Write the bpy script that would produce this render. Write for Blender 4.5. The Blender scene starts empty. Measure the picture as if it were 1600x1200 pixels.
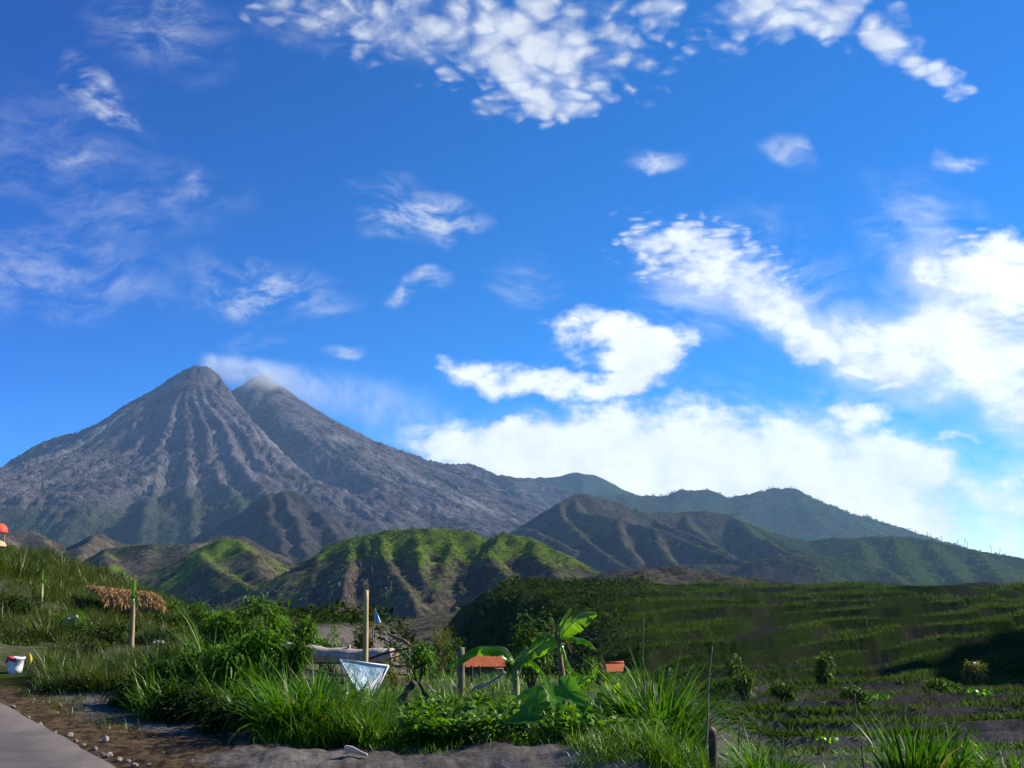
import bpy, math, random
import numpy as np
from mathutils import Vector, Matrix, Euler
R = math.radians
sc = bpy.context.scene
col = sc.collection
rng = np.random.default_rng(7)

# ------------------------------------------------------------------ camera geometry (world z = 0 is eye level)
F = 1386.0
HOR = 880.0
TH = math.atan((HOR - 600.0) / F)
CT, ST = math.cos(TH), math.sin(TH)

def pt(px, py, D):
    """a world point that stands D metres ahead, in the direction in which the photo shows it"""
    xc = (px - 800.0) / F
    yc = -(py - 600.0) / F
    y = CT - ST * yc
    z = ST + CT * yc
    return np.array([xc * D / y, D, z * D / y])

def uv(px, py):
    xc = (px - 800.0) / F
    yc = -(py - 600.0) / F
    y = CT - ST * yc
    return xc / y, (ST + CT * yc) / y

cam_d = bpy.data.cameras.new('camera')
cam = bpy.data.objects.new('camera', cam_d)
col.objects.link(cam)
cam_d.sensor_width = 36.0
cam_d.lens = 36.0 * F / 1600.0
cam_d.clip_start = 0.1
cam_d.clip_end = 60000
cam.rotation_euler = (math.pi / 2 + TH, 0, 0)
sc.camera = cam

# ------------------------------------------------------------------ noise
def _hash(ix, iy, seed):
    h = (ix.astype(np.int64) * 374761393 + iy.astype(np.int64) * 668265263 + seed * 974634551) & 0xFFFFFFFF
    h = ((h ^ (h >> 13)) * 1274126177) & 0xFFFFFFFF
    h = (h ^ (h >> 16)) & 0xFFFFFFFF
    return h

def perlin(x, y, seed=0):
    x = np.asarray(x, float); y = np.asarray(y, float)
    ix = np.floor(x); iy = np.floor(y)
    fx = x - ix; fy = y - iy
    ux = fx * fx * fx * (fx * (fx * 6 - 15) + 10)
    uy = fy * fy * fy * (fy * (fy * 6 - 15) + 10)
    def g(dx, dy):
        a = _hash(ix + dx, iy + dy, seed) * (2 * math.pi / 4294967296.0)
        return np.cos(a) * (fx - dx) + np.sin(a) * (fy - dy)
    a = g(0, 0) * (1 - ux) + g(1, 0) * ux
    b = g(0, 1) * (1 - ux) + g(1, 1) * ux
    return (a * (1 - uy) + b * uy) * 1.5

def fbm(x, y, seed=0, octs=5, lac=2.03, gain=0.5):
    s = 0; a = 1.0; n = 0
    for o in range(octs):
        s = s + a * perlin(x, y, seed + o * 17)
        n += a
        x = x * lac + 3.7; y = y * lac - 1.3; a *= gain
    return s / n

def ridged(x, y, seed=0, octs=4):
    s = 0; a = 1.0; n = 0
    for o in range(octs):
        s = s + a * (1 - np.abs(perlin(x, y, seed + o * 13)) * 2)
        n += a
        x = x * 2.1 + 1.7; y = y * 2.1 + 5.3; a *= 0.5
    return s / n

def sm(a, b, x):
    t = np.clip((np.asarray(x, float) - a) / (b - a), 0, 1)
    return t * t * (3 - 2 * t)

# ------------------------------------------------------------------ object helpers
def tag(o, label=None, cat=None, group=None, kind=None):
    if label: o['label'] = label
    if cat: o['category'] = cat
    if group: o['group'] = group
    if kind: o['kind'] = kind
    return o

def root_loc(o):
    v = np.zeros(3)
    while o is not None:
        v = v + np.array(o.location)
        o = o.parent
    return v

def mk(name, verts, faces, mat, parent=None, loc=None, attrs=None, smooth=True, mids=None):
    """one mesh object from world-space vertices; loc = its origin, parent = its thing or part"""
    verts = np.asarray(verts, float)
    if parent is not None:
        off = root_loc(parent)
    else:
        off = np.zeros(3) if loc is None else np.asarray(loc, float)
    me = bpy.data.meshes.new(name)
    v = (verts - off).astype(np.float32)
    if isinstance(faces, np.ndarray):
        k = faces.shape[1]
        me.vertices.add(len(v)); me.vertices.foreach_set('co', v.ravel())
        me.loops.add(faces.size); me.loops.foreach_set('vertex_index', faces.astype(np.int32).ravel())
        me.polygons.add(len(faces))
        me.polygons.foreach_set('loop_start', np.arange(0, faces.size, k, dtype=np.int32))
        me.polygons.foreach_set('loop_total', np.full(len(faces), k, dtype=np.int32))
        me.update(calc_edges=True)
    else:
        me.from_pydata([tuple(p) for p in v], [], [tuple(int(i) for i in f) for f in faces])
        me.update()
    me.polygons.foreach_set('use_smooth', np.full(len(me.polygons), smooth, dtype=bool))
    if attrs:
        for k, a in attrs.items():
            at = me.attributes.new(k, 'FLOAT', 'POINT')
            at.data.foreach_set('value', np.asarray(a, np.float32))
    for m in (mat if isinstance(mat, (list, tuple)) else [mat]):
        me.materials.append(m)
    if mids is not None:
        me.polygons.foreach_set('material_index', np.asarray(mids, np.int32))
    o = bpy.data.objects.new(name, me)
    col.objects.link(o)
    if parent is not None:
        o.parent = parent
    else:
        o.location = off
    return o

def thing(name, loc, label, cat, group=None, kind=None):
    o = bpy.data.objects.new(name, None)
    o.empty_display_size = 0.2
    col.objects.link(o)
    o.location = [float(c) for c in loc]
    return tag(o, label, cat, group, kind)

class MB:
    """collects simple shaped pieces of ONE part"""
    def __init__(s): s.v = []; s.f = []; s.n = 0
    def add(s, v, f):
        v = np.asarray(v, float)
        s.v.append(v); s.f += [tuple(int(i) + s.n for i in q) for q in f]; s.n += len(v)
        return s
    def tube(s, P, rad, seg=8, noise=0.0, seed=0, cap=True):
        P = np.asarray(P, float); n = len(P)
        rad = np.broadcast_to(np.asarray(rad, float), (n,))
        T = np.gradient(P, axis=0); T /= np.linalg.norm(T, axis=1)[:, None] + 1e-9
        ref = np.array([0.31, 0.9, 0.2]) if abs(T[0][2]) > 0.7 else np.array([0, 0, 1.0])
        V = []; r = np.random.default_rng(seed)
        for i in range(n):
            a = np.cross(T[i], ref); a /= np.linalg.norm(a) + 1e-9
            b = np.cross(T[i], a)
            for k in range(seg):
                t = 2 * math.pi * k / seg
                q = rad[i] * (1 + noise * r.uniform(-1, 1))
                V.append(P[i] + q * (math.cos(t) * a + math.sin(t) * b))
        Fc = []
        for i in range(n - 1):
            for k in range(seg):
                k2 = (k + 1) % seg
                Fc.append((i * seg + k, i * seg + k2, (i + 1) * seg + k2, (i + 1) * seg + k))
        if cap:
            Fc.append(tuple(range(seg))[::-1]); Fc.append(tuple(range((n - 1) * seg, n * seg)))
        return s.add(V, Fc)
    def box(s, c, size, rot=(0, 0, 0), taper=1.0):
        sx, sy, sz = [q / 2 for q in size]
        M = np.array(Euler(rot).to_matrix())
        V = []
        for z, k in ((-sz, 1.0), (sz, taper)):
            for x, y in ((-sx, -sy), (sx, -sy), (sx, sy), (-sx, sy)):
                V.append(M @ np.array([x * k, y * k, z]) + np.asarray(c, float))
        return s.add(V, [(3, 2, 1, 0), (4, 5, 6, 7), (0, 1, 5, 4), (1, 2, 6, 5), (2, 3, 7, 6), (3, 0, 4, 7)])
    def lathe(s, c, prof, seg=20, rot=(0, 0, 0)):
        M = np.array(Euler(rot).to_matrix()); V = []
        for r_, z in prof:
            for k in range(seg):
                t = 2 * math.pi * k / seg
                V.append(M @ np.array([r_ * math.cos(t), r_ * math.sin(t), z]) + np.asarray(c, float))
        Fc = []
        for i in range(len(prof) - 1):
            for k in range(seg):
                k2 = (k + 1) % seg
                Fc.append((i * seg + k, i * seg + k2, (i + 1) * seg + k2, (i + 1) * seg + k))
        Fc.append(tuple(range(seg))[::-1]); Fc.append(tuple(range((len(prof) - 1) * seg, len(prof) * seg)))
        return s.add(V, Fc)
    def build(s, name, mat, parent=None, loc=None, smooth=True):
        return mk(name, np.concatenate(s.v), s.f, mat, parent, loc, smooth=smooth)

def grid_faces(nr, nc):
    i = np.arange((nr - 1) * (nc - 1)); r = i // (nc - 1); c = i % (nc - 1)
    a = r * nc + c
    return np.stack([a, a + 1, a + nc + 1, a + nc], 1)

# ------------------------------------------------------------------ material helpers
class NT:
    def __init__(s, tree): s.t = tree; s.n = tree.nodes; s.l = tree.links; s.n.clear()
    def node(s, typ, **kw):
        n = s.n.new(typ)
        for k, v in kw.items():
            if k.startswith('_'): setattr(n, k[1:], v)
            else: s.put(n.inputs[k.replace('__', ' ')], v)
        return n
    def put(s, sock, v):
        if isinstance(v, bpy.types.NodeSocket): s.l.new(v, sock)
        else:
            if isinstance(v, (tuple, list)) and len(v) == 3 and sock.type == 'RGBA': v = (*v, 1)
            sock.default_value = v
    def math(s, op, a, b=None, c=None, clamp=False):
        n = s.n.new('ShaderNodeMath'); n.operation = op; n.use_clamp = clamp
        s.put(n.inputs[0], a)
        if b is not None: s.put(n.inputs[1], b)
        if c is not None: s.put(n.inputs[2], c)
        return n.outputs[0]
    def vmath(s, op, a, b=None, out=0):
        n = s.n.new('ShaderNodeVectorMath'); n.operation = op
        s.put(n.inputs[0], a)
        if b is not None: s.put(n.inputs['Scale'] if op == 'SCALE' else n.inputs[1], b)
        return n.outputs[out]
    def ramp01(s, x, a, b, lo=0.0, hi=1.0):
        n = s.n.new('ShaderNodeMapRange'); n.interpolation_type = 'SMOOTHSTEP'
        s.put(n.inputs['Value'], x); s.put(n.inputs['From Min'], a); s.put(n.inputs['From Max'], b)
        s.put(n.inputs['To Min'], lo); s.put(n.inputs['To Max'], hi)
        return n.outputs[0]
    def mix(s, f, a, b):
        n = s.n.new('ShaderNodeMix'); n.data_type = 'RGBA'
        s.put(n.inputs[0], f); s.put(n.inputs[6], a); s.put(n.inputs[7], b)
        return n.outputs[2]
    def noise(s, vec, scale, detail=4, rough=0.55, dim='3D', dist=0.0):
        n = s.n.new('ShaderNodeTexNoise'); n.noise_dimensions = dim
        s.put(n.inputs['Vector'], vec); n.inputs['Scale'].default_value = scale
        n.inputs['Detail'].default_value = detail; n.inputs['Roughness'].default_value = rough
        n.inputs['Distortion'].default_value = dist
        return n.outputs[0]
    def attr(s, name):
        n = s.n.new('ShaderNodeAttribute'); n.attribute_name = name
        return n.outputs['Fac']
    def pos(s):
        return s.n.new('ShaderNodeNewGeometry').outputs['Position']

def new_mat(name):
    m = bpy.data.materials.new(name); m.use_nodes = True
    nt = NT(m.node_tree)
    out = nt.n.new('ShaderNodeOutputMaterial')
    return m, nt, out

def simple_mat(name, c1, c2=None, scale=20.0, rough=0.8, bump=0.0, bscale=None, spec=0.3, detail=5, stretch=None):
    m, nt, out = new_mat(name)
    tc = nt.n.new('ShaderNodeTexCoord').outputs['Object']
    if stretch: tc = nt.vmath('MULTIPLY', tc, stretch)
    b = nt.n.new('ShaderNodeBsdfPrincipled')
    f = nt.noise(tc, scale, detail, 0.6)
    nt.put(b.inputs['Base Color'], nt.mix(nt.ramp01(f, 0.3, 0.7), c1, c2 or c1))
    b.inputs['Roughness'].default_value = rough
    b.inputs['Specular IOR Level'].default_value = spec
    if bump:
        bn = nt.node('ShaderNodeBump', Strength=bump, Distance=0.02, Height=nt.noise(tc, bscale or scale * 2, 6, 0.65))
        nt.put(b.inputs['Normal'], bn.outputs[0])
    nt.l.new(b.outputs[0], out.inputs[0])
    return m

def leaf_mat(name, dark, light, trans=0.45, rough=0.42, spec=0.35, tcol=None, dead=None, deadp=0.0):
    """leaf: colour varies from leaf to leaf by the stored random number, light passes through"""
    m, nt, out = new_mat(name)
    r = nt.attr('rnd')
    c = nt.mix(r, dark, light)
    if dead:
        c = nt.mix(nt.ramp01(r, 1 - deadp, 1 - deadp + 0.02), c, dead)
    b = nt.n.new('ShaderNodeBsdfPrincipled')
    nt.put(b.inputs['Base Color'], c)
    b.inputs['Roughness'].default_value = rough
    b.inputs['Specular IOR Level'].default_value = spec
    tr = nt.n.new('ShaderNodeBsdfTranslucent')
    k = tcol or (1.5, 1.35, 0.5)
    cc = nt.n.new('ShaderNodeMix'); cc.data_type = 'RGBA'; cc.blend_type = 'MULTIPLY'
    cc.inputs[0].default_value = 1.0
    nt.put(cc.inputs[6], c); nt.put(cc.inputs[7], k)
    nt.put(tr.inputs[0], cc.outputs[2])
    mx = nt.n.new('ShaderNodeMixShader'); mx.inputs[0].default_value = trans
    nt.l.new(b.outputs[0], mx.inputs[1]); nt.l.new(tr.outputs[0], mx.inputs[2])
    nt.l.new(mx.outputs[0], out.inputs[0])
    return m
# ------------------------------------------------------------------ sun, sky, clouds
SUN_AZ, SUN_EL = 70.0, 32.0
sun_dir = np.array([math.cos(R(SUN_EL)) * math.sin(R(SUN_AZ)), math.cos(R(SUN_EL)) * math.cos(R(SUN_AZ)), math.sin(R(SUN_EL))])
sl = bpy.data.lights.new('sun', 'SUN')
sl.energy = 5.0; sl.angle = R(0.5); sl.color = (1.0, 0.90, 0.74)
so = bpy.data.objects.new('sun', sl); col.objects.link(so)
so.rotation_euler = Vector(-sun_dir).to_track_quat('-Z', 'Y').to_euler()
so.location = (200, -50, 300)

world = bpy.data.worlds.new('World'); sc.world = world; world.use_nodes = True
W = NT(world.node_tree)
wout = W.n.new('ShaderNodeOutputWorld')
sky = W.n.new('ShaderNodeTexSky'); sky.sky_type = 'NISHITA'; sky.sun_disc = False
sky.sun_elevation = R(SUN_EL); sky.sun_rotation = R(SUN_AZ)
sky.altitude = 2600; sky.air_density = 0.9; sky.dust_density = 0.1; sky.ozone_density = 2.5
hs = W.node('ShaderNodeHueSaturation', Saturation=2.0, Value=0.95, Color=sky.outputs[0])
hs.inputs['Hue'].default_value = 0.502
tint = W.n.new('ShaderNodeMix'); tint.data_type = 'RGBA'; tint.blend_type = 'MULTIPLY'; tint.inputs[0].default_value = 1.0
dv0 = W.n.new('ShaderNodeTexCoord').outputs['Generated']
sp0 = W.n.new('ShaderNodeSeparateXYZ'); W.put(sp0.inputs[0], dv0)
deep = W.ramp01(W.math('SUBTRACT', W.math('MULTIPLY', sp0.outputs[0], 0.8), W.math('MULTIPLY', sp0.outputs[2], 0.35)), -0.72, -0.08)
dm = W.n.new('ShaderNodeMix'); dm.data_type = 'RGBA'; dm.blend_type = 'MULTIPLY'; dm.inputs[0].default_value = 1.0
W.put(dm.inputs[6], hs.outputs[0]); W.put(dm.inputs[7], W.mix(deep, (0.46, 0.60, 0.92), (1.0, 1.03, 1.0)))   # clear deep-blue air away from the sun
W.put(tint.inputs[6], dm.outputs[2]); W.put(tint.inputs[7], (0.68, 0.97, 1.15))
bg_sky = W.node('ShaderNodeBackground', Color=tint.outputs[2], Strength=0.092)

dirv = W.n.new('ShaderNodeTexCoord').outputs['Generated']
sep = W.n.new('ShaderNodeSeparateXYZ'); W.put(sep.inputs[0], dirv)
dy = W.math('MAXIMUM', sep.outputs[1], 0.02)
U = W.math('DIVIDE', sep.outputs[0], dy); V_ = W.math('DIVIDE', sep.outputs[2], dy)
comb = W.n.new('ShaderNodeCombineXYZ'); W.put(comb.inputs[0], U); W.put(comb.inputs[1], V_)
P0 = comb.outputs[0]
front = W.ramp01(sep.outputs[1], 0.05, 0.3)
# a cloud sheet seen from below: texture coordinates on a level plane overhead
dz = W.math('ADD', W.math('MAXIMUM', sep.outputs[2], 0.0), 0.14)
cl = W.n.new('ShaderNodeCombineXYZ')
W.put(cl.inputs[0], W.math('DIVIDE', sep.outputs[0], dz)); W.put(cl.inputs[1], W.math('DIVIDE', sep.outputs[1], dz))
PL = cl.outputs[0]

def warp(p, scale, amt, seed):
    n = W.n.new('ShaderNodeTexNoise'); n.inputs['Scale'].default_value = scale; n.inputs['Detail'].default_value = 3
    W.put(n.inputs['Vector'], W.vmath('ADD', p, (seed, seed * 0.7, 0.3)))
    d = W.vmath('SUBTRACT', n.outputs['Color'], (0.5, 0.5, 0.5))
    return W.vmath('ADD', p, W.vmath('SCALE', d, amt))

Pw = warp(warp(P0, 7.0, 0.09, 1.3), 24.0, 0.03, 5.1)
Pw2 = warp(P0, 9.0, 0.05, 8.3)

def blobs(p, lst):
    acc = None
    for (px, py, rx, ry, rot, amp) in lst:
        u, v = uv(px, py)
        mp = W.n.new('ShaderNodeMapping'); mp.vector_type = 'TEXTURE'
        W.put(mp.inputs[0], p)
        mp.inputs['Location'].default_value = (u, v, 0)
        mp.inputs['Rotation'].default_value = (0, 0, R(-rot))
        mp.inputs['Scale'].default_value = (rx / F, ry / F, 1)
        l = W.vmath('LENGTH', mp.outputs[0], out=1)
        m = W.ramp01(l, 1.6, 0.2, 0.0, amp)
        acc = m if acc is None else W.math('MAXIMUM', acc, m)
    return acc

solid = blobs(Pw, [
    (945, 512, 95, 42, 5, 1.0), (1000, 545, 82, 62, 10, 1.05), (975, 598, 85, 36, -25, 1.0), (875, 600, 110, 30, 6, 0.95), (755, 583, 65, 24, 18, 0.85),
    (1100, 410, 120, 46, 18, 0.62), (1200, 490, 80, 34, 34, 0.85), (1270, 530, 75, 28, 20, 0.95), (1400, 545, 120, 55, 8, 0.95), (1510, 540, 110, 85, 20, 0.95),
    (1450, 425, 40, 55, -20, 0.66), (1550, 440, 90, 70, 0, 0.9), (1580, 600, 75, 60, 0, 0.9), (1355, 570, 45, 12, 0, 0.9), (1395, 597, 35, 9, 0, 0.7),
    (810, 690, 180, 48, 3, 1.1), (860, 735, 200, 60, 3, 1.1), (1040, 735, 260, 95, 4, 1.2), (1230, 755, 230, 110, 4, 1.2), (1360, 655, 62, 26, -5, 0.95), (1300, 672, 60, 18, 0, 0.8),
    (1400, 720, 110, 60, 5, 0.9), (1330, 790, 220, 70, 10, 1.0), (1475, 682, 45, 10, -15, 0.75), (1500, 790, 190, 90, 0, 0.55), (1580, 830, 160, 60, 0, 0.5)])
dapp = blobs(Pw2, [
    (830, 70, 210, 110, 10, 1.0), (850, 150, 110, 50, 0, 1.0), (640, 40, 190, 70, 5, 0.62), (490, 15, 140, 40, 5, 0.42), (1050, 15, 120, 50, 0, 0.62), (1240, 20, 180, 55, 5, 0.92), (1385, 60, 85, 40, 35, 1.0),
    (1455, 110, 70, 30, 35, 1.0), (1090, 395, 130, 55, 14, 1.0), (1180, 420, 70, 50, 20, 0.7), (1545, 425, 85, 60, 0, 1.0), (1570, 490, 80, 40, 0, 0.8), (1105, 75, 90, 25, 0, 0.45)])
wisp = blobs(Pw, [
    (140, 140, 75, 30, 50, 0.8), (168, 193, 55, 17, 12, 0.9), (90, 265, 90, 20, -8, 0.4), (60, 240, 160, 120, 0, 0.18), (60, 425, 190, 75, 8, 0.36), (200, 330, 170, 70, -10, 0.2), (318, 290, 26, 50, -35, 0.32),
    (415, 450, 115, 38, 10, 0.85), (660, 345, 85, 38, 0, 0.85), (740, 347, 35, 22, -10, 0.75), (615, 300, 50, 25, -10, 0.4), (620, 460, 26, 15, -20, 0.85), (660, 446, 50, 14, -10, 0.6),
    (532, 545, 24, 12, 0, 0.75), (390, 535, 60, 20, 0, 0.4), (1022, 235, 50, 20, -6, 0.85), (1225, 250, 42, 24, 10, 0.7), (1508, 252, 45, 17, 5, 0.75), (250, 45, 120, 60, 20, 0.3), (550, 30, 150, 60, 10, 0.5),
    (1080, 470, 90, 50, 20, 0.5), (1210, 440, 120, 90, 20, 0.4), (1450, 400, 90, 130, -15, 0.45), (1520, 770, 180, 110, 0, 0.5), (660, 660, 130, 45, 15, 0.55), (1330, 620, 220, 40, 3, 0.3), (820, 440, 40, 40, 60, 0.25)])

fb = W.noise(W.vmath('MULTIPLY', P0, (1.0, 1.6, 1.0)), 15.0, 10, 0.64)
fb2 = W.noise(PL, 13.0, 8, 0.62, dist=0.3)
d_solid = W.ramp01(W.math('ADD', solid, W.math('MULTIPLY', W.math('SUBTRACT', fb, 0.5), 2.1)), 0.26, 0.95)
d_solid = W.math('MULTIPLY', d_solid, W.ramp01(solid, 0.0, 0.2))
soft = blobs(Pw2, [(1200, 480, 100, 50, 30, 0.8), (1290, 540, 110, 40, 20, 0.85), (1410, 555, 150, 75, 8, 0.9), (1530, 540, 150, 120, 0, 0.95), (1460, 440, 60, 110, -10, 0.6), (1590, 640, 90, 70, 0, 0.8),
    (1050, 760, 330, 110, 4, 0.8), (1300, 770, 280, 120, 4, 0.9), (1480, 800, 200, 100, 0, 0.7), (1120, 460, 110, 40, 15, 0.5)])
halo = W.math('MULTIPLY', W.ramp01(W.math('ADD', soft, W.math('MULTIPLY', W.math('SUBTRACT', W.noise(Pw, 9.0, 7, 0.6), 0.5), 0.9)), 0.05, 0.9, 0.0, 0.6), W.ramp01(soft, 0.0, 0.3))
vo = W.n.new('ShaderNodeTexVoronoi'); vo.feature = 'SMOOTH_F1'; vo.inputs['Scale'].default_value = 30.0
vo.inputs['Smoothness'].default_value = 0.6
W.put(vo.inputs['Vector'], warp(warp(PL, 7.0, 0.09, 2.2), 34.0, 0.03, 4.4))
puff = W.math('SUBTRACT', 1.0, W.math('MULTIPLY', vo.outputs['Distance'], 1.5))
puff = W.math('ADD', W.math('MULTIPLY', puff, 0.55), W.math('MULTIPLY', fb2, 0.62))
d_dapp = W.ramp01(W.math('ADD', dapp, W.math('MULTIPLY', W.math('SUBTRACT', puff, 0.52), 1.35)), 0.16, 1.15, 0.0, 0.80)
d_dapp = W.math('MULTIPLY', d_dapp, W.ramp01(dapp, 0.0, 0.25))
stre = W.noise(W.vmath('MULTIPLY', warp(P0, 5.0, 0.14, 3.1), (14.0, 30.0, 1.0)), 1.0, 9, 0.66)
d_wisp = W.math('MULTIPLY', wisp, W.ramp01(stre, 0.38, 0.74, 0.0, 1.0), clamp=True)
inv = W.math('MULTIPLY', W.math('MULTIPLY', W.math('SUBTRACT', 1.0, d_solid), W.math('SUBTRACT', 1.0, d_dapp)), W.math('MULTIPLY', W.math('SUBTRACT', 1.0, d_wisp), W.math('SUBTRACT', 1.0, halo)))
cover = W.math('MULTIPLY', W.math('SUBTRACT', 1.0, inv), front)
thick = W.math('ADD', W.math('MULTIPLY', d_solid, 0.16), 0.90)
bg_cl = W.node('ShaderNodeBackground', Color=(0.93, 0.975, 1.0), Strength=W.math('MULTIPLY', W.math('MULTIPLY', thick, 0.56), W.math('MULTIPLY_ADD', W.noise(Pw2, 16.0, 7, 0.65), 0.75, 0.62)))
wm = W.n.new('ShaderNodeMixShader')
W.put(wm.inputs[0], cover); W.l.new(bg_sky.outputs[0], wm.inputs[1]); W.l.new(bg_cl.outputs[0], wm.inputs[2])
W.l.new(wm.outputs[0], wout.inputs[0])
world.cycles.sampling_method = 'MANUAL'; world.cycles.sample_map_resolution = 1024

vs = sc.view_settings
vs.view_transform = 'Standard'; vs.look = 'None'; vs.gamma = 1.0; vs.exposure = 1.0
sc.cycles.use_denoising = True
sc.cycles.max_bounces = 6; sc.cycles.transparent_max_bounces = 8; sc.cycles.volume_bounces = 1
sc.cycles.diffuse_bounces = 2; sc.cycles.glossy_bounces = 2; sc.cycles.transmission_bounces = 3
# ------------------------------------------------------------------ hills and mountains: ridge networks + running-water erosion
BASE = -44.0

def line(*pts):
    """crest line from (px, py, D) triples; a missing D repeats the last one"""
    out = []; D = None
    for p in pts:
        if len(p) == 3: D = p[2]
        out.append(pt(p[0], p[1], D))
    return np.array(out)

def ridge_height(X, Y, ridges):
    Z = np.full(X.shape, -1e9)
    for P, s, L in ridges:
        best = np.full(X.shape, -1e9)
        for a, b in zip(P[:-1], P[1:]):
            dx, dy = b[0] - a[0], b[1] - a[1]
            t = np.clip(((X - a[0]) * dx + (Y - a[1]) * dy) / (dx * dx + dy * dy + 1e-9), 0, 1)
            d = np.hypot(X - a[0] - t * dx, Y - a[1] - t * dy)
            h = a[2] + t * (b[2] - a[2]) - s * (0.65 * L * (1 - np.exp(-d / L)) + 0.35 * d)
            best = np.maximum(best, h)
        Z = np.maximum(Z, best)
    return Z

def erode(Z, cell, rounds=14, n=2500, steps=45, k=0.03, seed=1, dep=0.25):
    g = np.random.default_rng(seed)
    nr, nc = Z.shape
    for _ in range(rounds):
        x = g.uniform(1, nc - 2.01, n); y = g.uniform(1, nr - 2.01, n)
        vx = np.zeros(n); vy = np.zeros(n); sed = np.zeros(n)
        gy, gx = np.gradient(Z, cell)
        for _s in range(steps):
            ix = x.astype(int); iy = y.astype(int)
            sx = gx[iy, ix]; sy = gy[iy, ix]
            vx = 0.45 * vx - 0.55 * sx; vy = 0.45 * vy - 0.55 * sy
            m = np.hypot(vx, vy) + 1e-9
            slope = np.hypot(sx, sy)
            cap = k * cell * slope * 2.2
            de = np.where(sed < cap, (cap - sed) * 0.28, (cap - sed) * dep)
            inside = (x > 2) & (x < nc - 4) & (y > 2) & (y < nr - 4) & (slope > 0.02)
            de = np.clip(de, -0.02 * cell, 0.05 * cell) * inside
            np.add.at(Z, (iy, ix), -de)
            sed += de
            x = np.clip(x + vx / m, 1, nc - 2.01); y = np.clip(y + vy / m, 1, nr - 2.01)
    return Z

def blur(Z, n=1):
    for _ in range(n):
        Z = Z.copy()
        Z[1:-1, 1:-1] = Z[1:-1, 1:-1] * 0.5 + (Z[:-2, 1:-1] + Z[2:, 1:-1] + Z[1:-1, :-2] + Z[1:-1, 2:]) * 0.125
    return Z

HILLS = {}
def hill(name, label, ridges, margin, cell, mat, wamp=0.0, wscale=100.0, rough=0.0, rscale=50.0, er=(14, 2500, 0.03),
         seed=1, post=None, veg=None, cat='hill', base=BASE, fine=0.0, xr=None, yr=None):
    A = np.concatenate([r[0] for r in ridges])
    x0, x1 = A[:, 0].min() - margin, A[:, 0].max() + margin
    y0, y1 = A[:, 1].min() - margin, A[:, 1].max() + margin
    if xr: x0, x1 = xr
    if yr: y0, y1 = yr
    xs = np.arange(x0, x1, cell); ys = np.arange(y0, y1, cell)
    X, Y = np.meshgrid(xs, ys)
    wx = wamp * fbm(X / wscale, Y / wscale, seed + 1, 4); wy = wamp * fbm(X / wscale, Y / wscale, seed + 5, 4)
    Z = ridge_height(X + wx, Y + wy, ridges)
    if post: Z = post(X, Y, Z)
    Z = Z + rough * fbm(X / rscale, Y / rscale, seed + 9, 6)
    hi = Z > base - 5
    Z = np.maximum(Z, base - 25)
    Z = erode(Z, cell, er[0], er[1], 45, er[2], seed)
    if name != 'volcano': Z = blur(Z, 1)
    if fine: Z = Z + fine * fbm(X / (cell * 2.4), Y / (cell * 2.4), seed + 33, 3) * sm(base, base + 20, Z) * ((1 - 0.6 * sm(-700, 300, X)) if name == 'volcano' else 1)
    gy, gx = np.gradient(Z, cell)
    slope = np.hypot(gx, gy)
    vg = veg(X, Y, Z, slope, gx) if veg else np.full(X.shape, 0.5)
    lap = blur(Z, 6) - Z
    Fc = grid_faces(*X.shape)
    keep = (Z.ravel()[Fc] > base - 8).any(axis=1)
    Fc = Fc[keep]
    used = np.unique(Fc); remap = np.zeros(X.size, int); remap[used] = np.arange(len(used))
    Vt = np.stack([X.ravel(), Y.ravel(), Z.ravel()], 1)[used]
    o = mk(name, Vt, remap[Fc], mat, attrs={'veg': vg.ravel()[used], 'gully': np.clip(lap / (cell * 0.5) + 0.5, 0, 1).ravel()[used]})
    tag(o, label, cat, kind='structure')
    HILLS[label] = (x0, y0, cell, Z, vg)
    return o

def hill_mat(name, rock1, rock2, green1, green2, big, small, bump, bdist, pale=None):
    m, nt, out = new_mat(name)
    p = nt.pos()
    v = nt.attr('veg')
    n1 = nt.noise(p, 1.0 / big, 6, 0.62); n2 = nt.noise(p, 1.0 / small, 5, 0.7); n3 = nt.noise(p, 3.1 / small, 3, 0.7)
    rock = nt.mix(nt.ramp01(nt.math('ADD', nt.math('MULTIPLY', n1, 0.45), nt.math('MULTIPLY', n2, 0.55)), 0.40, 0.62), rock1, rock2)
    if pale:
        gm = nt.math('MULTIPLY', nt.ramp01(nt.attr('gully'), 0.55, 0.9), nt.ramp01(n1, 0.45, 0.6))
        rock = nt.mix(nt.math('MULTIPLY', gm, 0.3), rock, pale)
        rock = nt.mix(nt.attr('ash') if False else nt.ramp01(v, -0.02, -0.9, 0.0, 0.85), rock, pale)
    green = nt.mix(nt.ramp01(nt.math('ADD', nt.math('MULTIPLY', n2, 0.5), nt.math('MULTIPLY', n3, 0.5)), 0.38, 0.62), green1, green2)
    f = nt.math('ADD', v, nt.math('MULTIPLY', nt.math('SUBTRACT', nt.math('ADD', nt.math('MULTIPLY', n1, 0.5), nt.math('MULTIPLY', n2, 0.5)), 0.5), 2.0))
    c = nt.mix(nt.ramp01(f, 0.33, 0.67), rock, green)
    b = nt.n.new('ShaderNodeBsdfDiffuse')
    nt.put(b.inputs[0], c); b.inputs['Roughness'].default_value = 0.8
    h = nt.math('ADD', nt.math('MULTIPLY', n2, 0.7), nt.math('MULTIPLY', n3, 0.35))
    bn = nt.node('ShaderNodeBump', Strength=bump, Distance=bdist, Height=h)
    nt.put(b.inputs['Normal'], bn.outputs[0])
    nt.l.new(b.outputs[0], out.inputs[0])
    return m

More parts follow.
